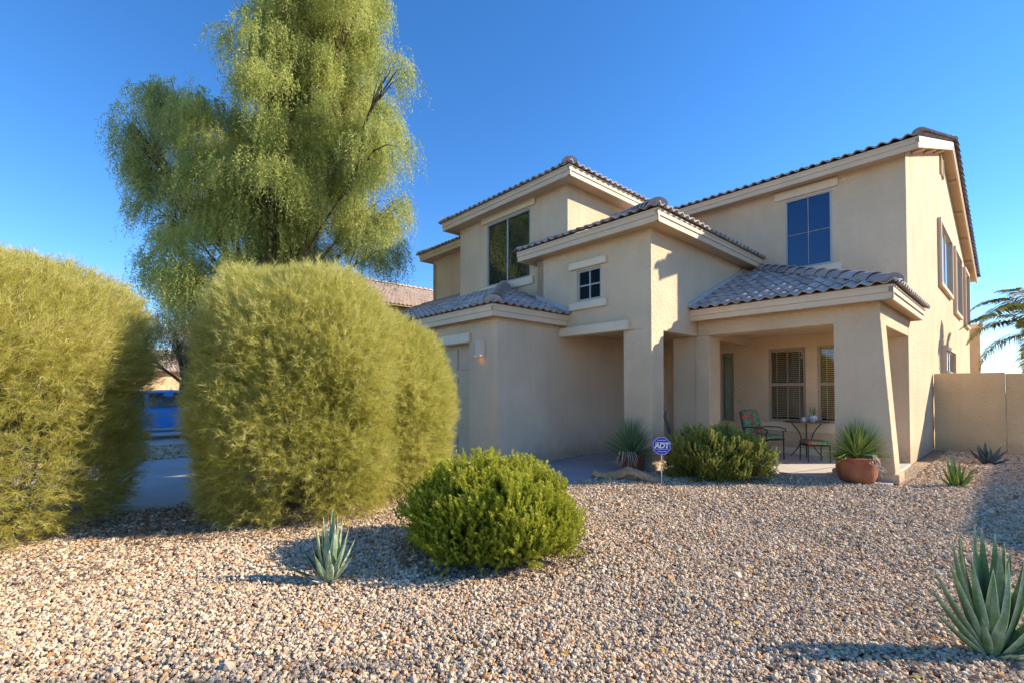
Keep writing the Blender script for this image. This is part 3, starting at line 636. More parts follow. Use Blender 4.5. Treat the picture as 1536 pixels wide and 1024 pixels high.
sheet('porch_floor', [(-4.31, 9.16), (-2.3, 9.12), (-1.36, 9.14), (-1.50, 9.9), (-1.52, 12.08), (-4.31, 12.08)], .03, M['slab'], bevel=.01)
sheet('sidewalk', [(-60, -6.6), (60, -6.6), (60, -5.02), (-60, -5.02)], .02, M['slab'], bevel=.01)
sheet('road', [(-60, -16), (60, -16), (60, -6.8), (-60, -6.8)], -.004, M['asphalt'], .05)
sheet('kerb', [(-60, -6.795), (60, -6.795), (60, -6.605), (-60, -6.605)], .03, M['concrete'], .12)
sheet('neighbour_driveway', [(-20.6, -5.0), (-15.9, -5.0), (-15.9, 9.0), (-20.6, 9.0)], .012, M['slab'], bevel=.01)

# gravel: real stones, spread over the yard (more, smaller ones near the camera)
def in_poly(x, y, poly):
    c = np.zeros(len(x), bool); j = len(poly)-1
    for i in range(len(poly)):
        xi, yi = poly[i]; xj, yj = poly[j]
        c ^= ((yi > y) != (yj > y)) & (x < (xj-xi)*(y-yi)/(yj-yi+1e-12)+xi); j = i
    return c
walkp = [(-7.24, 4.2), (-5.6, 4.3), (-5.15, 5.0), (-4.95, 5.8), (-4.6, 6.9), (-4.45, 7.58), (-4.32, 9.2), (-4.32, 12.08), (-6.68, 12.08), (-6.68, 5.7), (-7.24, 5.7)]
def mound(x, y): return .016*np.sin(x*1.7+.6)*np.cos(y*1.3)+.012*np.sin(x*3.9+y*2.7)+.008*np.sin(x*7.1-y*6.3)
def scatter(d0, d1, dens, wide=1.28):
    A = wide*(d1*d1-d0*d0); n = int(A*dens); D = np.sqrt(rng.uniform(d0*d0, d1*d1, n)); X = rng.uniform(-wide, wide, n)*D
    U = X*CU-D*SU; Vv = X*SU+D*CU
    ok = (U > -7.3) & ~in_poly(U, Vv, walkp) & ~((Vv > 9.14) & (U > -4.32) & (U < -1.25)) & ~((Vv > 12.1) & (U < -1.52)) & (Vv < 15.6) & ~((U < -6.7) & (Vv > 4.2))
    far = (U < -12.5) & (U > -15.8) & (D < 14)
    ok |= far & (rng.uniform(0, 1, n) < .5)
    return X[ok], D[ok]
xs, ys, ss = [], [], []
for d0, d1, dn, sz in ((1.9, 3.6, 5600, .0098), (3.6, 5.6, 3500, .0113), (5.6, 8.2, 2000, .0138), (8.2, 12.5, 560, .021)):
    X, Y = scatter(d0, d1, dn); xs.append(X); ys.append(Y); ss.append(sz*np.exp(rng.normal(0, .30, len(X))))
PX, PY, PS = map(np.concatenate, (xs, ys, ss))
PZ = mound(PX, PY)*.7+rng.uniform(-.004, .014, len(PX))
me = bpy.data.meshes.new('gravel'); me.vertices.add(len(PX)); me.vertices.foreach_set('co', np.stack([PX, PY, PZ], 1).astype(np.float32).ravel())
a = me.attributes.new('size', 'FLOAT', 'POINT'); a.data.foreach_set('value', PS.astype(np.float32))
me.materials.append(M['stone']); gravel = bpy.data.objects.new('gravel', me); COL.objects.link(gravel)
tag(gravel, 'tan, grey and rust coloured crushed gravel covering the front yard', 'gravel', None, 'stuff')
def gravel_nodes():
    t = bpy.data.node_groups.new('gravel_stones', 'GeometryNodeTree')
    t.interface.new_socket('Geometry', in_out='INPUT', socket_type='NodeSocketGeometry'); t.interface.new_socket('Geometry', in_out='OUTPUT', socket_type='NodeSocketGeometry')
    N, L = t.nodes, t.links; gi, go = N.new('NodeGroupInput'), N.new('NodeGroupOutput')
    j = N.new('GeometryNodeJoinGeometry')
    for k in range(6):
        ico = N.new('GeometryNodeMeshIcoSphere'); ico.inputs['Radius'].default_value = 1.; ico.inputs['Subdivisions'].default_value = 2
        sp = N.new('GeometryNodeSetPosition'); nz = N.new('ShaderNodeTexNoise'); nz.noise_dimensions = '4D'; nz.inputs['W'].default_value = k*7.3; nz.inputs['Scale'].default_value = .95; nz.inputs['Detail'].default_value = 1.
        sub = N.new('ShaderNodeVectorMath'); sub.operation = 'SUBTRACT'; sub.inputs[1].default_value = (.5, .5, .5)
        sc = N.new('ShaderNodeVectorMath'); sc.operation = 'SCALE'; sc.inputs['Scale'].default_value = 2.3
        L.new(nz.outputs['Color'], sub.inputs[0]); L.new(sub.outputs[0], sc.inputs[0]); L.new(sc.outputs[0], sp.inputs['Offset']); L.new(ico.outputs['Mesh'], sp.inputs['Geometry'])
        sm = N.new('GeometryNodeSetMaterial'); sm.inputs['Material'].default_value = M['stone']; L.new(sp.outputs[0], sm.inputs[0])
        g2 = N.new('GeometryNodeGeometryToInstance'); L.new(sm.outputs[0], g2.inputs[0]); L.new(g2.outputs[0], j.inputs[0])
    ip = N.new('GeometryNodeInstanceOnPoints'); ip.inputs['Pick Instance'].default_value = True
    m2p = N.new('GeometryNodeMeshToPoints'); L.new(gi.outputs[0], m2p.inputs[0]); L.new(m2p.outputs[0], ip.inputs['Points']); L.new(j.outputs[0], ip.inputs['Instance'])
    ri = N.new('FunctionNodeRandomValue'); ri.data_type = 'INT'; ri.inputs[4].default_value = 0; ri.inputs[5].default_value = 5; L.new(ri.outputs[2], ip.inputs['Instance Index'])
    rr = N.new('FunctionNodeRandomValue'); rr.data_type = 'FLOAT_VECTOR'; rr.inputs[0].default_value = (-.6, -.6, 0); rr.inputs[1].default_value = (.6, .6, 6.28); L.new(rr.outputs[0], ip.inputs['Rotation'])
    na = N.new('GeometryNodeInputNamedAttribute'); na.data_type = 'FLOAT'; na.inputs[0].default_value = 'size'
    rs = N.new('FunctionNodeRandomValue'); rs.data_type = 'FLOAT_VECTOR'; rs.inputs[0].default_value = (.75, .65, .45); rs.inputs[1].default_value = (1.25, 1.0, .85); rs.inputs['Seed'].default_value = 3
    ms = N.new('ShaderNodeVectorMath'); ms.operation = 'SCALE'; L.new(rs.outputs[0], ms.inputs[0]); L.new(na.outputs[0], ms.inputs['Scale']); L.new(ms.outputs[0], ip.inputs['Scale'])
    L.new(ip.outputs[0], go.inputs[0]); return t
gm = gravel.modifiers.new('stones', 'NODES'); gm.node_group = gravel_nodes()

# ------------------------------------------------------------------ foliage templates
def needle_sprig(n, L, nl, w, spread, curve=.15, s0=.15, seed=0, rep=1):
    r = np.random.default_rng(seed); V = []; F = []; T = []
    for q in range(n):
        t = s0+(1-s0)*r.uniform()**.8; az = r.uniform(0, 6.283); sp = spread*r.uniform(.6, 1.25); l_ = nl*r.uniform(.6, 1.2)
        base = np.array([curve*t*t*L, 0, t*L]); d = np.array([math.cos(az)*math.sin(sp), math.sin(az)*math.sin(sp), math.cos(sp)])
        p = np.cross(d, r.normal(size=3)); p /= np.linalg.norm(p)+1e-9; k = len(V)
        V += [base-p*w/2, base+p*w/2, base+d*l_]; F.append((k, k+1, k+2)); tt = .18*t+r.uniform(-.06, .06); T += [tt-.05, tt-.05, tt+.08]
    k = len(V); V += [np.array([-w*.5, 0, 0]), np.array([w*.5, 0, 0]), np.array([curve*L, 0, L*.97])]; F.append((k, k+1, k+2)); T += [-.2, -.2, 0]
    return np.array(V), np.array(F), np.array(T)
def bush_points(N, a, b, c, p, zc, lump=.07, lo=.82, seed=0, cut=None, frq=2.2):
    r = np.random.default_rng(seed); d = norm(r.normal(size=(N, 3))); ax = np.array([a, b, c])
    # spread evenly over the surface
    rad = (np.abs(d/ax)**p).sum(1)**(-1/p)
    keep = r.uniform(size=N) < np.clip((rad/rad.max())**1.3, .25, 1); d = d[keep]; rad = rad[keep]
    ph = r.uniform(0, 6.28, 9); s = d*frq
    lum = np.sin(s[:, 0]*2.1+ph[0])*np.sin(s[:, 1]*1.9+ph[1])+.6*np.sin(s[:, 2]*3.3+ph[2]+s[:, 0]*1.3)+.5*np.sin(s[:, 0]*5.1+ph[3])*np.sin(s[:, 2]*4.7+ph[4])+.35*np.sin(s[:, 1]*9+ph[5])*np.sin(s[:, 2]*8+ph[6])
    f = 1-(1-lo)*r.uniform(size=len(d))**1.6
    P = d*(rad*(1+lump*lum)*f)[:, None]; nrm = norm(np.sign(d)*np.abs(d/ax)**(p-1)/ax)
    P[:, 2] += zc; return P, nrm, f, lum
def broom_bush(name, loc, a, b, c, p, zc, N, seed, m, label, lump=.05, tip=.1, under=.35, group='large clipped broom bushes', upw=.75, shave=None, thin=False):
    root = empty(name, loc, 0, label, 'bush', group)
    P, nr, f, lum = bush_points(N, a, b, c, p, zc, lump, .78, seed)
    if shave is not None:                     # narrower towards the foot
        k = np.clip((shave[0]-P[:, 2])/shave[0], 0, 1); P[:, 0] *= 1-shave[1]*k; P[:, 1] *= 1-shave[2]*k
    ok = P[:, 2] > .06; P, nr, f, lum = P[ok], nr[ok], f[ok], lum[ok]
    r = np.random.default_rng(seed+1); parts = []
    kinds = [needle_sprig(26, .17, .075, .0031, .66, .15*k-.2, .05, seed*10+k) for k in range(5)]
    which = r.integers(0, 5, len(P)); d = norm(nr*.62+np.array([0, 0, upw])*(.35+.65*np.clip((P[:, 2:3]-.3)/(zc+c-.3), 0, 1))+r.normal(0, .42, P.shape))
    hgt = np.clip((P[:, 2]-.2)/(zc+c-.2), 0, 1)
    # sparse towards the foot
    keep = r.uniform(size=len(P)) < np.clip(.62+1.2*hgt, 0, 1)*np.where(lum < -.75, np.clip(.22+.75*hgt, 0, 1), 1)
    if thin: keep &= ~((P[:, 0] > .45*a) & (P[:, 2] < 1.5) & (r.uniform(size=len(P)) < .68))
    P, d, f, which, hgt = P[keep], d[keep], f[keep], which[keep], hgt[keep]
    base = np.clip(.36+.16*hgt+.07*lum[keep]+.15*r.normal(size=len(P))+.5*(f-.9), 0, 1); sc = r.uniform(.75, 1.25, len(P))  # tint rises with height and towards the outer shell, plus random variation
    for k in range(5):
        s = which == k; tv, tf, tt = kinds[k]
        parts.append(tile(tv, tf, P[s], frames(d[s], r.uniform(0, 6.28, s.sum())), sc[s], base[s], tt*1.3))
    V, F, T = merge(parts); np_mesh('foliage', V, F, m, root, T)
    # stems fanning up from the base
    st = MB()
    for k in range(46):
        q = r.uniform(0, 6.28); rr = r.uniform(.35, .85); e = Vector((a*rr*math.cos(q), b*rr*math.sin(q), zc+c*r.uniform(-.35, .6))); s0 = Vector((.18*math.cos(q), .18*math.sin(q), -.03))
        mid = (s0+e)/2+Vector((r.normal()*.12, r.normal()*.12, -.12)); st.tube([s0, s0.lerp(mid, .55), mid, mid.lerp(e, .5), e], [.022, .017, .012, .008, .004], 5)
        for w in range(5):
            u = r.uniform(.35, .95); pz = s0.lerp(e, u); e2 = pz+Vector((r.normal()*.3, r.normal()*.3, r.uniform(.05, .4))); st.tube([pz, pz.lerp(e2, .5)+Vector((0, 0, .03)), e2], [.006, .0045, .002], 4)
    st.build('stem', M['twig'], root); return root
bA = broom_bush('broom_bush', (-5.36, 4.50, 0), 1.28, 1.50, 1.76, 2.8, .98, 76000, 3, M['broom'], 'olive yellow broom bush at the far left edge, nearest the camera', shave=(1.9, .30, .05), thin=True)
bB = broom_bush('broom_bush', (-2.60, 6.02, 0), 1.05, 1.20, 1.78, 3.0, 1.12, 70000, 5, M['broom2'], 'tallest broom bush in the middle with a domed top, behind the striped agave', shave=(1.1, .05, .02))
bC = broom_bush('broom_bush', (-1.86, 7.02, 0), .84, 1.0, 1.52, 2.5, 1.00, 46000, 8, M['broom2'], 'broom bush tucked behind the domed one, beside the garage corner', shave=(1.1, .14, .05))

def spike_bush(name, loc, a, b, c, zc, N, seed, m, label, sp_len=.17, n=72):
    root = empty(name, loc, 0, label, 'shrub', 'low rounded evergreen shrubs')
    P, nr, f, lum = bush_points(N, a, b, c, 2.3, zc, .085, .55, seed, frq=3.)
    ok = P[:, 2] > .03; P, nr, f, lum = P[ok], nr[ok], f[ok], lum[ok]; r = np.random.default_rng(seed+1)
    kinds = [needle_sprig(n, sp_len*.76, .021, .0062, .95, .12*k, .0, seed*10+k) for k in range(4)]
    ax_ = np.array([1, 1, 1.]); which = r.integers(0, 4, len(P)); cc = norm(r.normal(size=(260, 3))*ax_); ci = np.argmax(norm(P-np.array([0, 0, zc])) @ cc.T, 1); cj = r.normal(0, .15, (260, 3)); d = norm(nr*.50+np.array([0, 0, .75])+cj[ci]+r.normal(0, .17, P.shape)); P = P+nr*(r.normal(0, .05, 260)[ci])[:, None]
    hgt = np.clip(P[:, 2]/(zc+c), 0, 1); base = np.clip(.24+.26*hgt+1.2*(f-.86)+.07*r.normal(size=len(P))+.05*lum, 0, 1); parts = []  # tint lower deep inside the shrub, higher towards its top
    sc = r.uniform(.7, 1.25, len(P))
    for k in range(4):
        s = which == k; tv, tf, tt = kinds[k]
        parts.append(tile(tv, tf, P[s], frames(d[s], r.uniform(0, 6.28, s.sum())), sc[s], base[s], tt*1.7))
    V, F, T = merge(parts); np_mesh('foliage', V, F, m, root, T)
    st = MB()
    for k in range(40):
        q = r.uniform(0, 6.28); e = Vector((a*.8*math.cos(q)*r.uniform(.3, 1), b*.8*math.sin(q)*r.uniform(.3, 1), zc+c*r.uniform(-.5, .6))); s0 = Vector((.1*math.cos(q), .1*math.sin(q), -.02))
        st.tube([s0, s0.lerp(e, .5)+Vector((0, 0, -.06)), e], [.012, .008, .003], 5)
    st.build('stem', M['twig'], root); return root
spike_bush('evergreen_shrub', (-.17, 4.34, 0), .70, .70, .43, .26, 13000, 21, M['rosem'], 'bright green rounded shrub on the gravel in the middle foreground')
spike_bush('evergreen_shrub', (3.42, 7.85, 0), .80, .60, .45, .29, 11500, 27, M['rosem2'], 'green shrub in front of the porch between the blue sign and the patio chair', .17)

# ------------------------------------------------------------------ blade plants
def blade(mb, base, az, el0, el1, L, w, n=7, thick=.25, tb=.5, chan=.35, prof='agave', twist=0.):
    """one succulent / strap leaf; el0, el1 = elevation at foot and at tip"""
    p = Vector(base); pts = [p.copy()]; dirs = []
    for i in range(n):
        e = el0+(el1-el0)*(i/(n-1)); d = Vector((math.cos(az)*math.cos(e), math.sin(az)*math.cos(e), math.sin(e))); p = p+d*(L/n); pts.append(p.copy()); dirs.append(d)
    dirs.append(dirs[-1]); side0 = Vector((-math.sin(az), math.cos(az), 0)); vs = []; ts = []
    for i, q in enumerate(pts):
        t = i/n; d = dirs[i]; side = Matrix.Rotation(twist*t, 3, d) @ side0; up = side.cross(d).normalized()
        if up.dot(Vector((0, 0, 1))) < 0 and el0 < 1.4: up = -up
        if prof == 'agave': ww = w*(.62+.38*math.sin(min(1, t/.42)*math.pi/2))*(1-max(0, (t-.35)/.65)**1.6)
        else: ww = w*(.75+.25*min(1, t/.2))*(1-t**2.2)
        ww = max(ww, .0015); th = ww*thick
        vs += [q-side*ww/2+up*ww*chan*.5, q-side*ww*.44+up*(ww*chan*.34), q+up*(-.01*ww), q+side*ww*.44+up*(ww*chan*.34), q+side*ww/2+up*ww*chan*.5, q+side*ww*.25-up*th, q-side*ww*.25-up*th]
        band = tb+.12*math.sin(t*13+az*3)+.04*math.sin(t*29+az)+.10*(t-.3)
        tip = .97 if t > .93 else None; ed = .84
        ts += [tip or ed, tip or band+.02, tip or band-.03, tip or band+.02, tip or ed, tip or band-.06, tip or band-.06]
    fs = [(i*7+k, i*7+(k+1) % 7, (i+1)*7+(k+1) % 7, (i+1)*7+k) for i in range(n) for k in range(7)]
    fs.append(tuple(range(7)))
    mb.add(vs, fs, ts)
def agave(name, loc, leaves, m, label, dead=2, seed=0, group='agaves planted in the gravel'):
    root = empty(name, loc, 0, label, 'agave', group); rs = random.Random(seed)
    for (az, el, L, w, tb) in leaves:
        b = MB(); r0 = .012+.02*(1-el/90); blade(b, (r0*math.cos(R(az)), r0*math.sin(R(az)), -.01), R(az), R(el-4), R(min(89, el+rs.uniform(2, 9))), L, w, 9, tb=tb, twist=rs.uniform(-.25, .25)); b.build('leaf', m, root, smooth=True, tint=True)
    for k in range(dead):
        az = rs.uniform(190, 350); b = MB(); blade(b, (0, 0, .0), R(az), R(12), R(28), .16, .03, 6, tb=.85, chan=.8); b.build('dry_leaf', M['straw'], root, smooth=True, tint=True)
    return root
agave('agave', (-1.40, 3.60, .0), [(95, 84, .56, .055, .55), (60, 82, .52, .055, .55), (20, 80, .50, .05, .6), (150, 82, .50, .055, .45), (200, 80, .46, .06, .5), (265, 84, .44, .075, .62), (320, 80, .47, .07, .66), (0, 72, .44, .05, .6),
      (330, 66, .40, .05, .66), (20, 60, .36, .045, .66), (175, 68, .33, .05, .4), (165, 45, .34, .04, .2), (182, 24, .34, .035, .2), (240, 66, .27, .075, .6), (290, 72, .30, .07, .6), (300, 58, .22, .05, .66), (340, 50, .30, .035, .7)], M['agave'],
      'small grey green agave with upright leaves beside the foreground shrub', 3, 1)
agave('agave', (2.64, 2.60, .0), [(95, 86, .72, .06, .32), (60, 84, .70, .06, .32), (30, 80, .68, .058, .36), (130, 80, .70, .065, .38), (160, 76, .66, .062, .36), (10, 80, .64, .058, .32), (272, 87, .62, .082, .50), (235, 80, .52, .072, .46),
      (305, 82, .56, .072, .5), (200, 75, .60, .062, .44), (188, 67, .60, .058, .40), (182, 58, .58, .052, .36), (188, 48, .56, .046, .36), (194, 37, .50, .044, .32), (215, 60, .30, .048, .46), (330, 58, .44, .085, .44), (345, 42, .42, .08, .40), (318, 32, .30, .085, .42),
      (0, 62, .5, .065, .36), (280, 40, .10, .05, .7), (252, 70, .34, .065, .55), (20, 70, .60, .055, .34), (340, 74, .58, .07, .4)], M['agave'], 'large striped agave with broad grey green leaves at the right foreground edge', 2, 2)
agave('agave', (6.72, 7.08, .0), [(90, 85, .52, .06, .75), (60, 80, .5, .06, .7), (120, 78, .5, .06, .7), (270, 84, .44, .07, .5), (200, 70, .40, .06, .45), (180, 58, .38, .055, .4), (172, 40, .32, .05, .4), (0, 68, .42, .055, .6), (350, 52, .40, .05, .5),
      (10, 32, .38, .045, .4), (330, 60, .3, .055, .5), (230, 60, .3, .06, .5), (300, 48, .25, .05, .4)], M['agave_green'], 'bright yellow green agave on the gravel beside the house corner', 1, 3)
agave('agave', (9.62, 9.45, .0), [(90, 86, .45, .10, .5), (120, 72, .42, .09, .5), (60, 70, .42, .09, .5), (270, 80, .34, .11, .6), (180, 40, .50, .09, .4), (175, 62, .42, .09, .4), (0, 55, .45, .09, .6), (5, 33, .52, .085, .6), (340, 18, .36, .07, .4), (200, 20, .34, .07, .3),
      (240, 50, .26, .09, .5), (300, 48, .28, .09, .5)], M['agave_blue'], 'dark blue grey agave in the shade at the foot of the garden wall', 1, 4)

def yucca(root, m, N, L, w, z0, seed, el=(5, 86), droop=(-35, 4), scale_dead=1.):
    r = random.Random(seed); b = MB()
    for k in range(N):
        az = r.uniform(0, 360); q = r.random(); e = el[0]+(el[1]-el[0])*q**.8; l_ = L*r.uniform(.8, 1.08)*(.85+.15*q)
        blade(b, (.04*math.cos(R(az)), .04*math.sin(R(az)), z0+.10*q), R(az), R(e), R(e+r.uniform(*droop)*(1-q*.8)), l_, w*r.uniform(.7, 1.15), 6, tb=.10+.6*r.random()**1.3, chan=.5, prof='strap', thick=.12)
    return b.build('leaves', m, root, tint=True)
p1 = empty('potted_yucca', (2.20, 8.62, .016), 0, 'terracotta pot of fine blue green yucca leaves at the foot of the entry pillar', 'potted plant', 'terracotta planters')
b = MB(); b.lathe([(0, 0), (.20, 0), (.215, .03), (.25, .24), (.268, .26), (.268, .30), (.25, .31), (.235, .28), (.22, .2), (0, .2)], n=36); b.build('pot', M['clay2'], p1, smooth=True)
b = MB(); b.lathe([(0, .245), (.12, .25), (.236, .235)], n=24); b.build('soil', M['soil'], p1)
yucca(p1, M['yucca'], 230, .70, .026, .24, 5, (-12, 88), (-22, 2))
b = MB(); rr = random.Random(4)
for k in range(22):
    a = rr.uniform(3.4, 6.0); pts = [Vector((.05*math.cos(a), .05*math.sin(a), .30)), Vector((.24*math.cos(a), .24*math.sin(a), .36)), Vector((.31*math.cos(a+.1), .31*math.sin(a+.1), .24)), Vector((.33*math.cos(a+rr.uniform(-.3, .3)), .33*math.sin(a+.1), rr.uniform(.02, .14)))]
    b.tube(pts, [.006, .006, .005, .002], 4, t=rr.random(), flat=.4)
b.build('dry_leaf', M['straw'], p1, tint=True)
p2 = empty('potted_yucca', (5.53, 7.50, .0), 0, 'wide round terracotta pot of yellow green yucca in front of the porch pillar', 'potted plant', 'terracotta planters')
b = MB(); b.lathe([(0, 0), (.17, 0), (.225, .03), (.262, .12), (.275, .22), (.272, .32), (.282, .36), (.308, .385), (.308, .41), (.288, .42), (.267, .40), (.255, .33), (0, .33)], n=44); b.build('pot', M['clay'], p2, smooth=True)
b = MB(); b.lathe([(0, .375), (.15, .38), (.262, .365)], n=24); b.build('soil', M['soil'], p2)
yucca(p2, M['yucca2'], 120, .58, .042, .37, 9, (8, 88), (-30, 2))
b = MB(); rr = random.Random(8)
for k in range(40):
    a = rr.uniform(2.7, 3.8); e = R(rr.uniform(5, 28)); l_ = rr.uniform(.4, .62)
    blade(b, (-.05, -.03, .40), a, e, e-R(38), l_, .02, 6, tb=.2+.5*rr.random(), chan=.4, prof='strap', thick=.1)
b.build('drooping_leaves', M['yucca2'], p2, tint=True)
b = MB()
for k in range(70):
    a = rr.uniform(-.7, .7); e = R(rr.uniform(20, 85)); l_ = rr.uniform(.25, .5); o_ = Vector((.17, -.02, .38)); d_ = Vector((math.cos(a)*math.cos(e), math.sin(a)*math.cos(e), math.sin(e)))
    b.tube([o_, o_+d_*l_*.5, o_+d_*l_+Vector((rr.uniform(-.03, .03), 0, -.02))], [.0025, .002, .001], 3, t=rr.uniform(.5, .9))
b.build('fine_stems', M['yucca2'], p2, tint=True)
b = MB()
for k in range(9):
    a = rr.uniform(-1.75, -.9); x0 = Vector((.03+.02*k*.3, -.1, .46)); pts = [x0, x0+Vector((.05, -.14, .0)), Vector((.02+rr.uniform(-.10, .12), -.318, .36)), Vector((.08+rr.uniform(-.08, .12), -.32, .26)), Vector((.13+rr.uniform(-.06, .16), -.30, rr.uniform(.10, .25)))]
    b.tube(pts, [.006, .007, .006, .005, .002], 5, t=rr.uniform(.6, 1))
b.tube([Vector((.26, -.08, .42)), Vector((.40, -.1, .44)), Vector((.49, -.1, .50)), Vector((.50, -.1, .60))], [.004, .008, .009, .003], 5, t=1.)
b.build('dry_stalk', M['straw'], p2, smooth=True, tint=True)

# ------------------------------------------------------------------ driftwood
def branch_mesh(pts, rad, seed, n=14, rough=.18):
    rs = np.random.default_rng(seed); P = [Vector(p) for p in pts]; out = []; rr = []
    for i in range(len(P)-1):
        for k in range(6): t = k/6; out.append(P[i].lerp(P[i+1], t)); rr.append(rad[i]*(1-t)+rad[i+1]*t)
    out.append(P[-1]); rr.append(rad[-1])
    sm = [out[0]]+[(out[i-1]+out[i]*2+out[i+1])/4 for i in range(1, len(out)-1)]+[out[-1]]
    b = MB(); b.tube(sm, rr, n); v = np.array(b.v); idx = np.arange(len(v))
    for i in range(len(sm)):
        for k in range(n):
            c = np.array(sm[i]); g_ = 1+rough*(math.sin(k*2.4+i*.35)*.6+rs.normal()*.35); b.v[i*n+k] = tuple(c+(v[i*n+k]-c)*g_)
    return b
o = branch_mesh([(-.50, .28, .09), (-.40, .24, .055), (-.15, .08, .085), (.03, .0, .17), (.18, -.05, .13), (.38, -.14, .055), (.50, -.22, .04)], [.045, .07, .062, .075, .07, .062, .045], 2).build('driftwood_log', M['wood_grey'], None, smooth=True)
o.location = (1.85, 7.55, 0); tag(o, 'weathered bent driftwood log lying on the gravel left of the blue sign', 'driftwood')
b = MB(); b.tube([(-.5, .28, .09), (-.47, .27, .14), (-.44, .24, .17)], [.025, .015, .004], 6); b.build('stub', M['wood_grey'], o, smooth=True)
o = branch_mesh([(0, 0, 0), (-.03, .05, .30), (-.14, .1, .55), (-.20, .12, .80), (-.26, .13, 1.0), (-.24, .13, 1.12)], [.05, .042, .035, .030, .026, .02], 5, 10).build('driftwood_branch', M['wood_dark'], None, smooth=True)
o.location = (3.02, 8.30, 0); tag(o, 'dark dry branch standing upright behind the porch shrub', 'driftwood')

# ------------------------------------------------------------------ yard sign
sg = empty('security_sign', (2.33, 7.28, 0), R(-8), 'blue octagonal security sign on a thin white stake beside the driftwood', 'sign')
b = MB(); b.tube([(0, .006, -.05), (0, .006, .50)], .007, 8); b.build('stake', M['white_metal'], sg)
def octo(r): return [(r*math.cos(R(22.5+45*k)), r*math.sin(R(22.5+45*k))) for k in range(8)]
cz = .61
b = MB(); p = octo(.150); b.slabpoly([(x, -.004, cz+y) for x, y in p], (0, .008, 0)); b.build('sign_plate', M['blue'], sg)
b = MB(); q = octo(.142); q3 = octo(.136)
for k in range(8):
    k2 = (k+1) % 8; b.slabpoly([(q[k][0], -.0062, cz+q[k][1]), (q[k2][0], -.0062, cz+q[k2][1]), (q3[k2][0], -.0062, cz+q3[k2][1]), (q3[k][0], -.0062, cz+q3[k][1])], (0, .001, 0))
x0, x1, z0, z1 = -.092, .092, cz-.055, cz+.055
for a in ((x0, z0, x1, z0+.005), (x0, z1-.005, x1, z1), (x0, z0+.005, x0+.005, z1-.005), (x1-.005, z0+.005, x1, z1-.005)): b.box((a[0], -.0062, a[1]), (a[2], -.0052, a[3]))
rr = random.Random(3)
for row, zz, hw in ((0, cz+.088, .060), (1, cz-.086, .062)):   # the two lines of print too small to read
    x = -hw
    while x < hw:
        w_ = rr.uniform(.004, .009); b.box((x, -.0062, zz-.006), (x+w_, -.0052, zz+rr.uniform(.002, .006))); x += w_+.003
b.build('sign_border', M['white'], sg)
fc = bpy.data.curves.new('lettering', 'FONT'); fc.body = 'ADT'; fc.size = .115; fc.shear = .18; fc.offset = .0035; fc.extrude = .0008; fc.align_x = 'CENTER'; fc.align_y = 'CENTER'; fc.space_character = .88
fo = bpy.data.objects.new('tmp_text', fc); COL.objects.link(fo); bpy.context.view_layer.update()
dg = bpy.context.evaluated_depsgraph_get(); tm = bpy.data.meshes.new_from_object(fo.evaluated_get(dg)); bpy.data.objects.remove(fo)
tm.materials.clear(); tm.materials.append(M['white']); tm.transform(Matrix.Translation((.0, -.0064, cz)) @ Matrix.Rotation(R(90), 4, 'X')); to = bpy.data.objects.new('lettering', tm); COL.objects.link(to); to.parent = sg
b = MB(); b.tube([(0, .0, cz+.14), (0, 0, cz+.165)], .008, 8); b.build('sign_clip', M['iron'], sg)

# ------------------------------------------------------------------ porch furniture
def cushion(size, r=.5, n=10, puff=.35):
    """a puffed rounded cushion centred at its base, with a piped seam"""
    x, y, z = size; b = MB(); vs = []; N = 16; Mn = 8
    for i in range(Mn+1):
        ph = -math.pi/2+math.pi*i/Mn
        for k in range(N*2):
            a = math.pi*k/N; e1 = .35; e2 = .28
            c, s = math.cos(a), math.sin(a); cp, sp_ = math.cos(ph), math.sin(ph)
            vs.append((x/2*math.copysign(abs(cp)**e1, cp)*math.copysign(abs(c)**e2, c), y/2*math.copysign(abs(cp)**e1, cp)*math.copysign(abs(s)**e2, s), z/2+z/2*math.copysign(abs(sp_)**.8, sp_)))
    w_ = N*2; fs = [(i*w_+k, i*w_+(k+1) % w_, (i+1)*w_+(k+1) % w_, (i+1)*w_+k) for i in range(Mn) for k in range(w_)]
    b.add(vs, fs); return b
def xf(b, mtx): b.v = [tuple(mtx @ Vector(p)) for p in b.v]; return b
ch = empty('patio_chair', (5.36, 9.95, .03), R(-64), 'iron patio chair with floral back and seat cushions facing the bistro table', 'chair')   # faces +x
for sx, sy, top in ((-.24, -.27, .44), (-.24, .27, .44), (.27, -.27, .60), (.27, .27, .60)):
    b = MB(); b.tube([(sx, sy, 0), (sx*.97, sy, .3), (sx*.95, sy, top)], .014, 8); b.build('leg', M['iron'], ch)
b = MB()
for sy in (-.27, .27):
    b.tube([(-.24, sy, .40), (.28, sy, .42)], .014, 8)
    b.tube([(-.22, sy, .42), (-.30, sy, .70), (-.36, sy, .98)], .014, 8)
b.tube([(-.24, -.27, .40), (-.24, .27, .40)], .012, 8); b.tube([(.28, -.27, .42), (.28, .27, .42)], .012, 8); b.tube([(-.36, -.27, .98), (-.38, 0, 1.01), (-.36, .27, .98)], .014, 8)
for k in range(5): y = -.2+.1*k; b.tube([(-.24, y, .41), (.28, y, .42)], .006, 6)
b.build('frame', M['iron'], ch)
for sy in (-.29, .29):
    b = MB(); b.tube([(-.28, sy, .64), (-.1, sy, .67), (.15, sy, .67), (.28, sy, .64), (.30, sy, .58)], .016, 8, flat=.7); b.build('armrest', M['iron'], ch)
b = cushion((.52, .52, .10)); xf(b, Matrix.Translation((.02, 0, .43))); b.build('seat_cushion', M['floral'], ch, smooth=True)
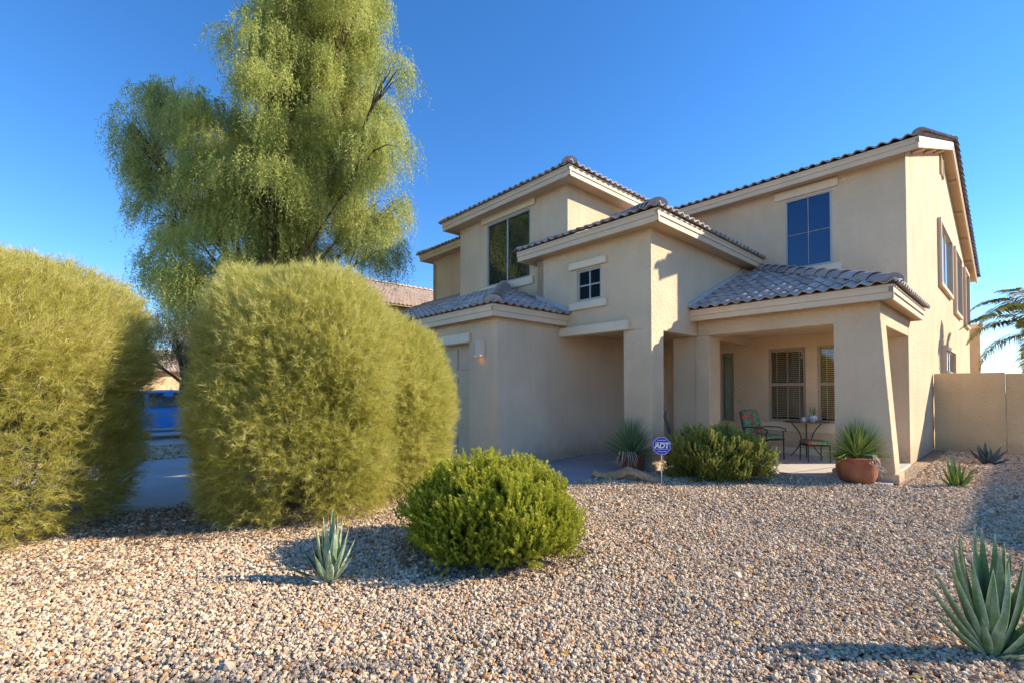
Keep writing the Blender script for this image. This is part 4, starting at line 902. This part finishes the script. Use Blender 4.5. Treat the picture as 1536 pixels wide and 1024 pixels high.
b = cushion((.56, .52, .11)); xf(b, Matrix.Translation((-.20, 0, .50)) @ Matrix.Rotation(R(-102), 4, 'Y') @ Matrix.Translation((.27, 0, -.02)))
b.build('back_cushion', M['floral'], ch, smooth=True)
ot = empty('footstool', (6.17, 9.52, .03), R(-10), 'small iron footstool with a floral cushion behind the terracotta pot', 'footstool')
for sx in (-.20, .20):
    for sy in (-.19, .19):
        b = MB(); b.tube([(sx, sy, 0), (sx*.97, sy*.97, .34)], .013, 8); b.build('leg', M['iron'], ot)
b = MB(); b.box((-.215, -.205, .325), (.215, .205, .352)); b.build('frame', M['iron'], ot, bevel=.008)
b = cushion((.46, .44, .09)); xf(b, Matrix.Translation((0, 0, .352))); b.build('cushion', M['floral'], ot, smooth=True)
tb = empty('bistro_table', (6.48, 10.28, .03), 0, 'round iron bistro table with curved legs below the porch windows', 'table')
b = MB(); b.lathe([(0, .745), (.43, .745), (.445, .75), (.445, .765), (.43, .772), (0, .772)], n=48); b.build('tabletop', M['tabletop'], tb, smooth=True)
for k in range(4):
    a = R(45+90*k+12); b = MB(); pts = []
    for t in range(13):
        u = t/12; rr_ = .30-.20*math.sin(math.pi*u)**1. ; rr_ = rr_ if u < .5 else .30-.20*math.sin(math.pi*u)-.02*(u-.5); pts.append((rr_*math.cos(a), rr_*math.sin(a), u*.745))
    b.tube(pts, .011, 8); b.build('leg', M['iron'], tb, smooth=True)
b = MB(); b.tube([(.115*math.cos(R(10*k)), .115*math.sin(R(10*k)), .37) for k in range(37)], .008, 6, cap=False); b.build('ring', M['iron'], tb, smooth=True)
pt = empty('small_potted_aloe', (6.52, 10.12, .803), 0, 'little glazed pot with a spiky aloe on the bistro table', 'potted plant')
b = MB(); b.lathe([(0, 0), (.05, 0), (.055, .01), (.085, .05), (.09, .09), (.082, .125), (.09, .135), (.078, .14), (.07, .11), (0, .11)], n=24); b.build('pot', M['ceramic'], pt, smooth=True)
yucca(pt, M['yucca'], 22, .16, .016, .11, 12, (35, 88), (-5, 5))
cn = MB(); cn.lathe([(0, 0), (.045, 0), (.055, .03), (.05, .07), (.03, .085), (.035, .1), (0, .1)], n=20); o = cn.build('glass_votive', M['ceramic'], None, smooth=True); o.location = (6.34, 10.15, .803)
tag(o, 'small dark glass candle holder beside the aloe pot on the table', 'candle holder')
b = MB(); b.tube([W(-2.42, 10.45, .038), W(-2.55, 9.9, .037), W(-2.72, 9.3, .038), W(-2.80, 9.08, .03), W(-2.9, 8.75, .03), W(-3.3, 8.2, .035), W(-3.7, 7.9, .03)], .006, 6); o = b.build('drip_hose', M['hose'], None)
tag(o, 'thin black drip hose running off the porch slab onto the gravel', 'hose')

# ------------------------------------------------------------------ garden wall on the right
gw = empty('garden_wall', W(-1.5, 15.6), HROT, 'tan stucco garden wall joining the right side of the house', 'wall')
b = MB(); b.box((0, 0, -.1), (1.22, .2, 1.90)); b.build('wall_pier', M['walltan'], gw, bevel=.01)
b = MB(); b.box((1.225, .03, -.1), (7.5, .2, 1.87)); b.build('wall_panel', M['walltan'], gw, bevel=.01)

# ------------------------------------------------------------------ the tall willow-leaved tree
def hang_tree(name, base, blobs, N, seed, label, D0, m, leafL=.085, leafw=.011, strand=(.35, .95), grow=1., nl=24, trunk_r=.2, group=None, cat='tree', bark='bark'):
    root = empty(name, base, 0, label, cat, group); r = np.random.default_rng(seed); B = np.array(blobs, float)   # x, y, z, radius relative to base
    wgt = B[:, 3]**2.2; wgt /= wgt.sum(); which = r.choice(len(B), N, p=wgt); d = norm(r.normal(size=(N, 3))); d[:, 2] = np.abs(d[:, 2])*.9+.0*d[:, 2]
    flip = r.uniform(size=N) < .35; d[flip, 2] *= -1
    K = 24; sd = norm(r.normal(size=(len(B), K, 3))); sd[..., 2] = sd[..., 2]*.95+.1; sr = r.uniform(.45, 1., (len(B), K))**.6; si = r.integers(0, K, N)
    sc_ = sd[which, si]*(sr[which, si]*B[which, 3])[:, None]; P = B[which, :3]+sc_+d*(np.minimum(.52, B[which, 3]*.45)*r.uniform(.1, 1., N))[:, None]
    subt = r.normal(0, .13, (len(B), K))[which, si]; d = norm(sc_+d*.5)
    L = r.uniform(*strand, N); out = norm(d*np.array([1, 1, 0])+1e-6)
    clump = np.clip(.46+.08*r.normal(size=len(B)), .15, .8)[which]+subt
    # points along each drooping strand
    t = np.linspace(.04, 1, nl)[None, :]; up = r.uniform(.0, .45, N)[:, None]; lean = r.uniform(.15, .75, N)[:, None]
    off_h = lean*t*(1-.35*t); off_z = up*t-(up+.95)*t**1.8
    Q = P[:, None, :]+L[:, None, None]*(off_h[..., None]*out[:, None, :]+off_z[..., None]*np.array([0, 0, 1.]))
    Q += r.normal(0, .012, Q.shape)
    tang = np.gradient(Q, axis=1); tang = norm(tang).reshape(-1, 3); Q = Q.reshape(-1, 3)
    nrm = norm(np.cross(tang, r.normal(size=Q.shape))); ld = norm(tang*.75+nrm*r.uniform(.45, 1.2, len(Q))[:, None]+np.array([0, 0, -.05]))
    w_ = norm(np.cross(ld, r.normal(size=Q.shape)))*(leafw*.5*r.uniform(.7, 1.3, len(Q)))[:, None]; ll = (leafL*r.uniform(.6, 1.25, len(Q)))[:, None]
    V = np.stack([Q, Q+ld*ll*.45+w_, Q+ld*ll, Q+ld*ll*.45-w_], 1).reshape(-1, 3); F = np.arange(len(V)).reshape(-1, 4)
    T = np.clip(np.repeat(clump+.08*r.normal(size=N), nl)+.10*r.normal(size=len(Q)), 0, 1)
    np_mesh('crown', V, F, m, root, np.repeat(T, 4))
    tr = MB(); fork = Vector((.1, 0, 2.0)); tr.tube([(0, 0, -.1), (.03, .02, .9), fork], [trunk_r*1.25, trunk_r, trunk_r*.85], 10)
    for bx_, by_, bz_, br in blobs:
        e = Vector((bx_, by_, bz_)); hgt_ = max(.4, bz_-2.0); mid = Vector((bx_*.35, by_*.35, 2.0+hgt_*.55)); rb_ = trunk_r*.30*min(1, br)
        tr.tube([fork-Vector((0, 0, .15)), fork.lerp(mid, .5)+Vector((bx_*.06, 0, 0)), mid, mid.lerp(e, .55)+Vector((0, 0, .1)), e], [rb_*1.5, rb_*1.1, rb_*.85, rb_*.55, .012], 7)
        for k in range(9):
            dd = Vector(norm(r.normal(size=3)))*br*r.uniform(.5, 1.0); s_ = mid.lerp(e, r.uniform(.4, 1)); tr.tube([s_, s_.lerp(e+dd, .5)+Vector((0, 0, .12)), e+dd], [.022, .013, .004], 5)
    tr.build('trunk', M[bark], root, smooth=True); return root
# crown laid out in metres about the trunk
TD = 13.5; TX = -7.1
px = [(470, -150, 95), (475, -70, 105), (480, 30, 98), (450, 120, 92), (535, 130, 72), (480, 215, 118), (560, 235, 55), (395, 190, 70), (450, 315, 118), (548, 330, 66), (350, 290, 92), (300, 215, 62), (255, 165, 46), (222, 145, 26), (235, 255, 58), (250, 330, 60), (262, 405, 42), (335, 385, 70), (565, 385, 42), (430, 400, 70), (245, 430, 40), (290, 430, 52), (275, 470, 36), (185, 185, 24), (215, 260, 34), (198, 215, 24), (590, 110, 26), (600, 310, 20), (410, 60, 40), (530, 20, 52), (300, 330, 60)]
bl = []; rt = random.Random(5)
for x, y, rad in px:
    rm = rad*TD/699.; zz = 1.45+(587-y)/699.*TD
    dy = rt.uniform(-1, 1)*min(1.6, max(.3, 2.2-rm)); bl.append(((x-768)/699.*(TD+dy)-TX, dy, 1.45+(587-y)/699.*(TD+dy)+.25*rm, rm*.86))
for (x, y, z_, rm) in list(bl)[:14]:                      # the far side of the crown
    if rm > 1.0: bl.append((x*.8, y+1.6, z_-.2, rm*.85))
    if rm > 1.4: bl.append((x*.85-.1, min(y, 0)-1.2, z_-.5, rm*.62))
hang_tree('willow_leaved_tree', (TX, TD, 0), bl, 52000, 41, 'tall weeping tree with fine willow-like leaves behind the broom bushes', TD, M['tree'], .092, .018, nl=22, trunk_r=.15)

# trees far behind the gap and to the left
def blobtree(seed, H_, Wd, zlow, n):
    r = random.Random(seed); o = []
    for k in range(n): o.append((r.uniform(-1, 1)*Wd, r.uniform(-1, 1)*Wd*.7, zlow+(H_-zlow)*r.random(), r.uniform(.5, .95)*Wd*.5))
    return o
hang_tree('mesquite_tree', (-16.3, 23.0, 0), blobtree(2, 6.6, 2.8, 1.3, 18), 5200, 52, 'pale green mesquite tree seen in the gap above the blue car', 23, M['mesq'], .12, .022, (.3, .8), nl=16)
hang_tree('bare_tree', (-12.8, 19.6, 0), blobtree(3, 4.6, 2.0, 1.5, 11), 1300, 53, 'brown twiggy nearly leafless tree close behind the blue car', 19, M['dry'], .09, .014, (.2, .6), nl=12, trunk_r=.12)
hang_tree('far_tree', (-23.0, 21.0, 0), blobtree(6, 6.2, 3.4, 1.6, 14), 3200, 54, 'dense olive green tree left of the blue car, beyond the nearest bush', 25, M['mesq'], .13, .026, (.3, .8), nl=14)

hang_tree('unseen_shadow_tree', (5.9, 2.30, 0), [(0, 0, 3.6, .38), (.5, .05, 3.9, .3), (-.7, .1, 3.6, .32), (-1.0, .1, 4.1, .3), (.2, -.3, 4.2, .4)], 130, 61, 'slender unseen tree added off to the right for its shadow on the gravel', 5, M['tree'], .07, .02, (.2, .5), nl=12, trunk_r=.06)  # out of view; added to cast dappled shade on the near gravel

# palm beyond the garden wall
pr = empty('palm_tree', (15.4, 13.2, 0), 0, 'feathery palm fronds rising behind the garden wall at the right edge', 'palm')
b = MB(); b.tube([(0, 0, -.1), (.05, 0, 1.2), (0, 0, 3.0)], [.26, .2, .17], 12); b.build('trunk', M['bark'], pr, smooth=True)
rp_ = random.Random(9)
for k, (az, el, L_) in enumerate(((180, 60, 2.9), (172, 38, 2.6), (190, 48, 3.1), (205, 25, 2.5), (165, 15, 2.3), (200, 5, 2.2), (120, 55, 2.4), (240, 50, 2.4), (270, 30, 2.2), (60, 50, 2.3), (10, 45, 2.4), (320, 40, 2.4), (90, 75, 2.2), (182, 78, 2.5))):
    az = R(az); e = R(el); p = Vector((0, 0, 3.0)); pts = [p.copy()]; n = 26
    for i in range(n):
        ee = e-R(105)*(i/n)**1.3; p = p+Vector((math.cos(az)*math.cos(ee), math.sin(az)*math.cos(ee), math.sin(ee)))*(L_/n); pts.append(p.copy())
    b = MB(); b.tube(pts, [.022*(1-i/(n+3)) for i in range(n+1)], 5, t=.8, flat=.6)
    for i in range(3, n):
        d_ = (pts[i+1]-pts[i-1]).normalized(); sd = d_.cross(Vector((0, 0, 1))).normalized(); upv = sd.cross(d_)
        for s_ in (-1, 1):
            for q in range(5):
                o_ = pts[i].lerp(pts[i+1], q/5); ll = .46*math.sin(math.pi*min(1, .15+i/n*.9))*rp_.uniform(.8, 1.1)+.06
                dr = (sd*s_*.85+d_*.55+upv*rp_.uniform(-.2, .3)).normalized(); m1 = o_+dr*ll*.5; tp = o_+dr*ll+Vector((0, 0, -ll*.35)); ww = d_*.009; tt = rp_.random()*(.5 if rp_.random() < .6 else 1.)
                b.add([o_-ww, o_+ww, m1+ww*1.3, tp, m1-ww*1.3], [(0, 1, 2, 3, 4)], tt)
    b.build('frond', M['palm'], pr, tint=True)

# ------------------------------------------------------------------ neighbouring houses
def simple_house(name, loc_uv, wu, wv, hz, ridge_h, label, seed, tilem, ridge_axis='V'):
    u0, v0 = loc_uv; root = empty(name, W(u0, v0), HROT, label, 'house')
    b = MB(); b.box((0, 0, -.1), (wu, wv, hz)); b.build('wall', M['walltan'], root)
    g2 = MB(); g2.slabpoly([(0.003, .003, hz), (wu-.003, .003, hz), (wu/2, .003, hz+ridge_h*.92)], (0, wv-.006, 0)); g2.build('gable', M['walltan'], root)
    s = math.hypot(wu/2+.5, ridge_h); e0 = -.4
    ca, sa = (wu/2+.5)/s, ridge_h/s
    r_ = roof_plane('roof', (wu+.5, e0, hz-.02), (0, 1, 0), (-ca, 0, sa), wv+.8, s, [], tilem, root, off=(0, 0, 0), seed=seed)
    roof_plane('roof', (-.5, wv+.4, hz-.02), (0, -1, 0), (ca, 0, sa), wv+.8, s, [], tilem, root, off=(0, 0, 0), seed=seed+1)
    deck(r_, [(wu+.5, e0, hz-.03), (wu+.5, wv+.4, hz-.03), (wu/2, wv+.4, hz+ridge_h-.03), (wu/2, e0, hz+ridge_h-.03)], (0, 0, 0)); deck(r_, [(-.5, e0, hz-.03), (-.5, wv+.4, hz-.03), (wu/2, wv+.4, hz+ridge_h-.03), (wu/2, e0, hz+ridge_h-.03)], (0, 0, 0))
    caps((wu/2, e0, hz+ridge_h+.03), (wu/2, wv+.4, hz+ridge_h+.03), 'ridge_cap', r_, m=tilem, off=(0, 0, 0), r=.14)
    for (a0, a1, z0, z1, gm_) in ((1., 4.8, .0, 2.3, 'doorpaint'), (6.2, 7.8, 1.0, 2.3, 'glass_dark')):
        if a1 < wu:
            w_ = MB(); w_.box((a0, -.05, z0), (a1, -.002, z1)); w_.build('garage_door' if gm_ == 'doorpaint' else 'window', M[gm_], root)
    return root
simple_house('neighbour_house', (-30.0, 7.0), 11.4, 17.0, 5.2, 2.35, 'neighbouring house with a sunlit pinkish tiled roof glimpsed between tree and bay', 60, M['tile_pink'])
simple_house('neighbour_house', (7.8, 15.9), 10.5, 15.0, 6.1, 2.2, 'unseen neighbouring tan house beyond the right side yard, added for its shadow', 64, M['tile'])  # out of view; added for the shadow it throws across the side yard

simple_house('neighbour_house', (-56.0, 1.0), 10.5, 15.0, 3.1, 1.9, 'distant single-storey house far beyond the blue car', 68, M['tile_pink'])

# ------------------------------------------------------------------ parked car
car = empty('parked_car', W(-18.25, 2.2, .012), HROT+R(90), 'blue parked car seen through the gap between the two left bushes', 'car')   # local +x = forward (+v)
st = [(-2.25, .50, .42, .80, .80, .50), (-2.15, .76, .30, .86, 1.05, .60), (-1.85, .86, .24, .90, 1.36, .62), (-1.2, .90, .22, .92, 1.47, .66), (-.3, .91, .22, .92, 1.50, .68), (.45, .91, .22, .92, 1.46, .66), (1.05, .90, .22, .91, 1.10, .70), (1.30, .89, .22, .90, .96, .78), (1.9, .86, .24, .84, .86, .74), (2.25, .72, .32, .72, .74, .62), (2.33, .50, .42, .60, .62, .45)]
b = MB(); ring = []
for (x, hw, zb, zbelt, zr_, hr) in st:
    ring.append([(x, -hw*.9, zb), (x, -hw, zb+.15), (x, -hw, zbelt-.06), (x, -hw*.96, zbelt), (x, -hr, zr_-.05), (x, -hr*.7, zr_), (x, hr*.7, zr_), (x, hr, zr_-.05), (x, hw*.96, zbelt), (x, hw, zbelt-.06), (x, hw, zb+.15), (x, hw*.9, zb)])
n = 12; vs = sum(ring, []); fs = [(i*n+k, i*n+(k+1) % n, (i+1)*n+(k+1) % n, (i+1)*n+k) for i in range(len(ring)-1) for k in range(n)]+[tuple(range(n)), tuple(range((len(ring)-1)*n, len(ring)*n))]
b.add(vs, fs); b.build('body', M['carblue'], car, smooth=True, bevel=.02)
def carside(x, z):   # cabin side surface
    for i in range(len(st)-1):
        if st[i][0] <= x <= st[i+1][0]:
            t = (x-st[i][0])/(st[i+1][0]-st[i][0]); q = [st[i][k]*(1-t)+st[i+1][k]*t for k in range(6)]; break
    f_ = min(1, max(0, (z-q[3])/(max(.05, q[4]-.05-q[3])))); return q[1]*.96*(1-f_)+q[5]*f_
for s_ in (-1, 1):
    for pl in (((-1.75, .95), (-.95, .95), (-.95, 1.38), (-1.55, 1.28)), ((-.85, .95), (.02, .95), (.02, 1.41), (-.85, 1.40)), ((.12, .95), (1.0, .95), (.45, 1.36), (.12, 1.40))):
        w_ = MB(); w_.slabpoly([(x, s_*(carside(x, z)+.012), z) for x, z in pl], (0, -s_*.02, 0)); w_.build('side_window', M['carglass'], car)
    [MB().box((x_, s_*.90, .78), (x_+.16, s_*.935, .81)).build('door_handle', M['alloy'], car) for x_ in (-.86, .10)]
    w_ = MB(); w_.box((-1.0, s_*.895, .30), (1.2, s_*.925, .36)); w_.build('sill_trim', M['alloy'], car)
    m_ = MB(); m_.box((.75, s_*.9, .93), (.93, s_*1.08, 1.06)); m_.build('mirror', M['carblue'], car, bevel=.03)
    h_ = MB(); h_.box((2.12, s_*.45, .60), (2.30, s_*.72, .70)); h_.build('headlight', M['lens'], car, bevel=.02)
    h_ = MB(); h_.box((-2.24, s_*.48, .75), (-2.12, s_*.74, .90)); h_.build('tail_light', M['redlens'], car, bevel=.02)
    for x in (-1.38, 1.42):
        t_ = MB(); t_.lathe([(.20, -.10), (.31, -.10), (.335, -.07), (.335, .07), (.31, .10), (.20, .10)], n=28); xf(t_, Matrix.Translation((x, s_*.83, .335)) @ Matrix.Rotation(R(90), 4, 'X')); wh = t_.build('wheel', M['tyre'], car, smooth=True)
        t_ = MB(); t_.lathe([(0, .06), (.06, .07), (.20, .085), (.205, .10), (.205, -.1), (0, -.1)], n=20); xf(t_, Matrix.Translation((x, s_*.83, .335)) @ Matrix.Rotation(R(-90*s_), 4, 'X')); t_.build('rim', M['alloy'], wh, smooth=True)
w_ = MB(); w_.slabpoly([(.50, -.58, 1.44), (.50, .58, 1.44), (1.22, .66, 1.02), (1.22, -.66, 1.02)], (.015, 0, .02)); w_.build('windshield', M['carglass'], car)

# ------------------------------------------------------------------ litter on the gravel
def scatter_leaves(N, seed, x0, x1, y0, y1, size, m, name, label, tri=False, cen=None):
    r = np.random.default_rng(seed)
    if cen is None: X = r.uniform(x0, x1, N); Y = r.uniform(y0, y1, N)
    else:
        k = r.integers(0, len(cen), N); c_ = np.array(cen)[k]; q = r.uniform(0, 6.28, N); rad = np.sqrt(r.uniform(0, 1, N)); X = c_[:, 0]+c_[:, 2]*rad*np.cos(q); Y = c_[:, 1]+c_[:, 3]*rad*np.sin(q)
    Z = mound(X, Y)*.7+r.uniform(.014, .024, N); a = r.uniform(0, 6.28, N); d = np.stack([np.cos(a), np.sin(a), r.normal(0, .2, N)], 1); w = np.stack([-np.sin(a), np.cos(a), r.normal(0, .35, N)], 1)
    P = np.stack([X, Y, Z], 1); l_ = (size*r.uniform(.6, 1.3, N))[:, None]; asp = .28 if not tri else .10
    V = np.stack([P-d*l_/2, P+w*l_*asp, P+d*l_/2, P-w*l_*asp], 1).reshape(-1, 3); F = np.arange(len(V)).reshape(-1, 4)
    o = np_mesh(name, V, F, m, None, np.repeat(r.uniform(0, 1, N), 4)); tag(o, label, 'leaves', None, 'stuff')
scatter_leaves(420, 71, -2.5, 7.5, 2.1, 8.2, .034, M['leaf_yellow'], 'fallen_leaves', 'small yellow and orange leaves scattered over the gravel')
scatter_leaves(22000, 72, 0, 0, 0, 0, .06, M['litter'], 'leaf_litter', 'brown dry needles and twigs under the bushes', True, [(-4.7, 4.4, 1.8, 1.5), (-2.5, 5.9, 1.8, 1.5), (-1.5, 6.7, 1.3, 1.3), (-.17, 4.4, .9, .85), (-3.4, 5.2, 1.3, .8)])

scatter_leaves(5000, 73, -6., 8., 2.0, 9., .032, M['litter'], 'dry_debris', 'tiny dry brown bits scattered all over the gravel', True)

# ------------------------------------------------------------------ light, sky, camera
EL = 27.3; AZ = 1.7          # sun elevation; direction of the sun measured from +X towards +Y
sun = bpy.data.lights.new('sun', 'SUN'); sun.energy = 4.3; sun.angle = R(.55); sun.color = (1., .89, .70)
so = bpy.data.objects.new('sun', sun); COL.objects.link(so); so.rotation_euler = (0, R(90-EL), R(AZ))
w = bpy.data.worlds.new('World'); scene.world = w; w.use_nodes = True
sky = w.node_tree.nodes.new('ShaderNodeTexSky'); sky.sky_type = 'NISHITA'; sky.sun_disc = False; sky.sun_elevation = R(EL); sky.sun_rotation = R(90-AZ)
sky.altitude = 350; sky.air_density = .92; sky.dust_density = .0; sky.ozone_density = 4.6
hs = w.node_tree.nodes.new('ShaderNodeHueSaturation'); hs.inputs['Saturation'].default_value = 1.19; hs.inputs['Hue'].default_value = .503
w.node_tree.links.new(sky.outputs[0], hs.inputs['Color']); w.node_tree.links.new(hs.outputs[0], w.node_tree.nodes['Background'].inputs['Color'])
w.node_tree.nodes['Background'].inputs['Strength'].default_value = .145
cd = bpy.data.cameras.new('camera'); cam = bpy.data.objects.new('camera', cd); COL.objects.link(cam); scene.camera = cam
cd.sensor_width = 36.; cd.lens = 699/1536*36; cd.shift_y = (573.02-512)/1536; cam.location = (0, 0, 1.45); cam.rotation_euler = (R(90)+math.atan(.02), 0, 0); cd.clip_end = 2000; cd.clip_start = .05
scene.view_settings.view_transform = 'Standard'; scene.view_settings.look = 'None'; scene.view_settings.exposure = .99; scene.view_settings.gamma = 1.
scene.cycles.max_bounces = 8; scene.cycles.transparent_max_bounces = 8
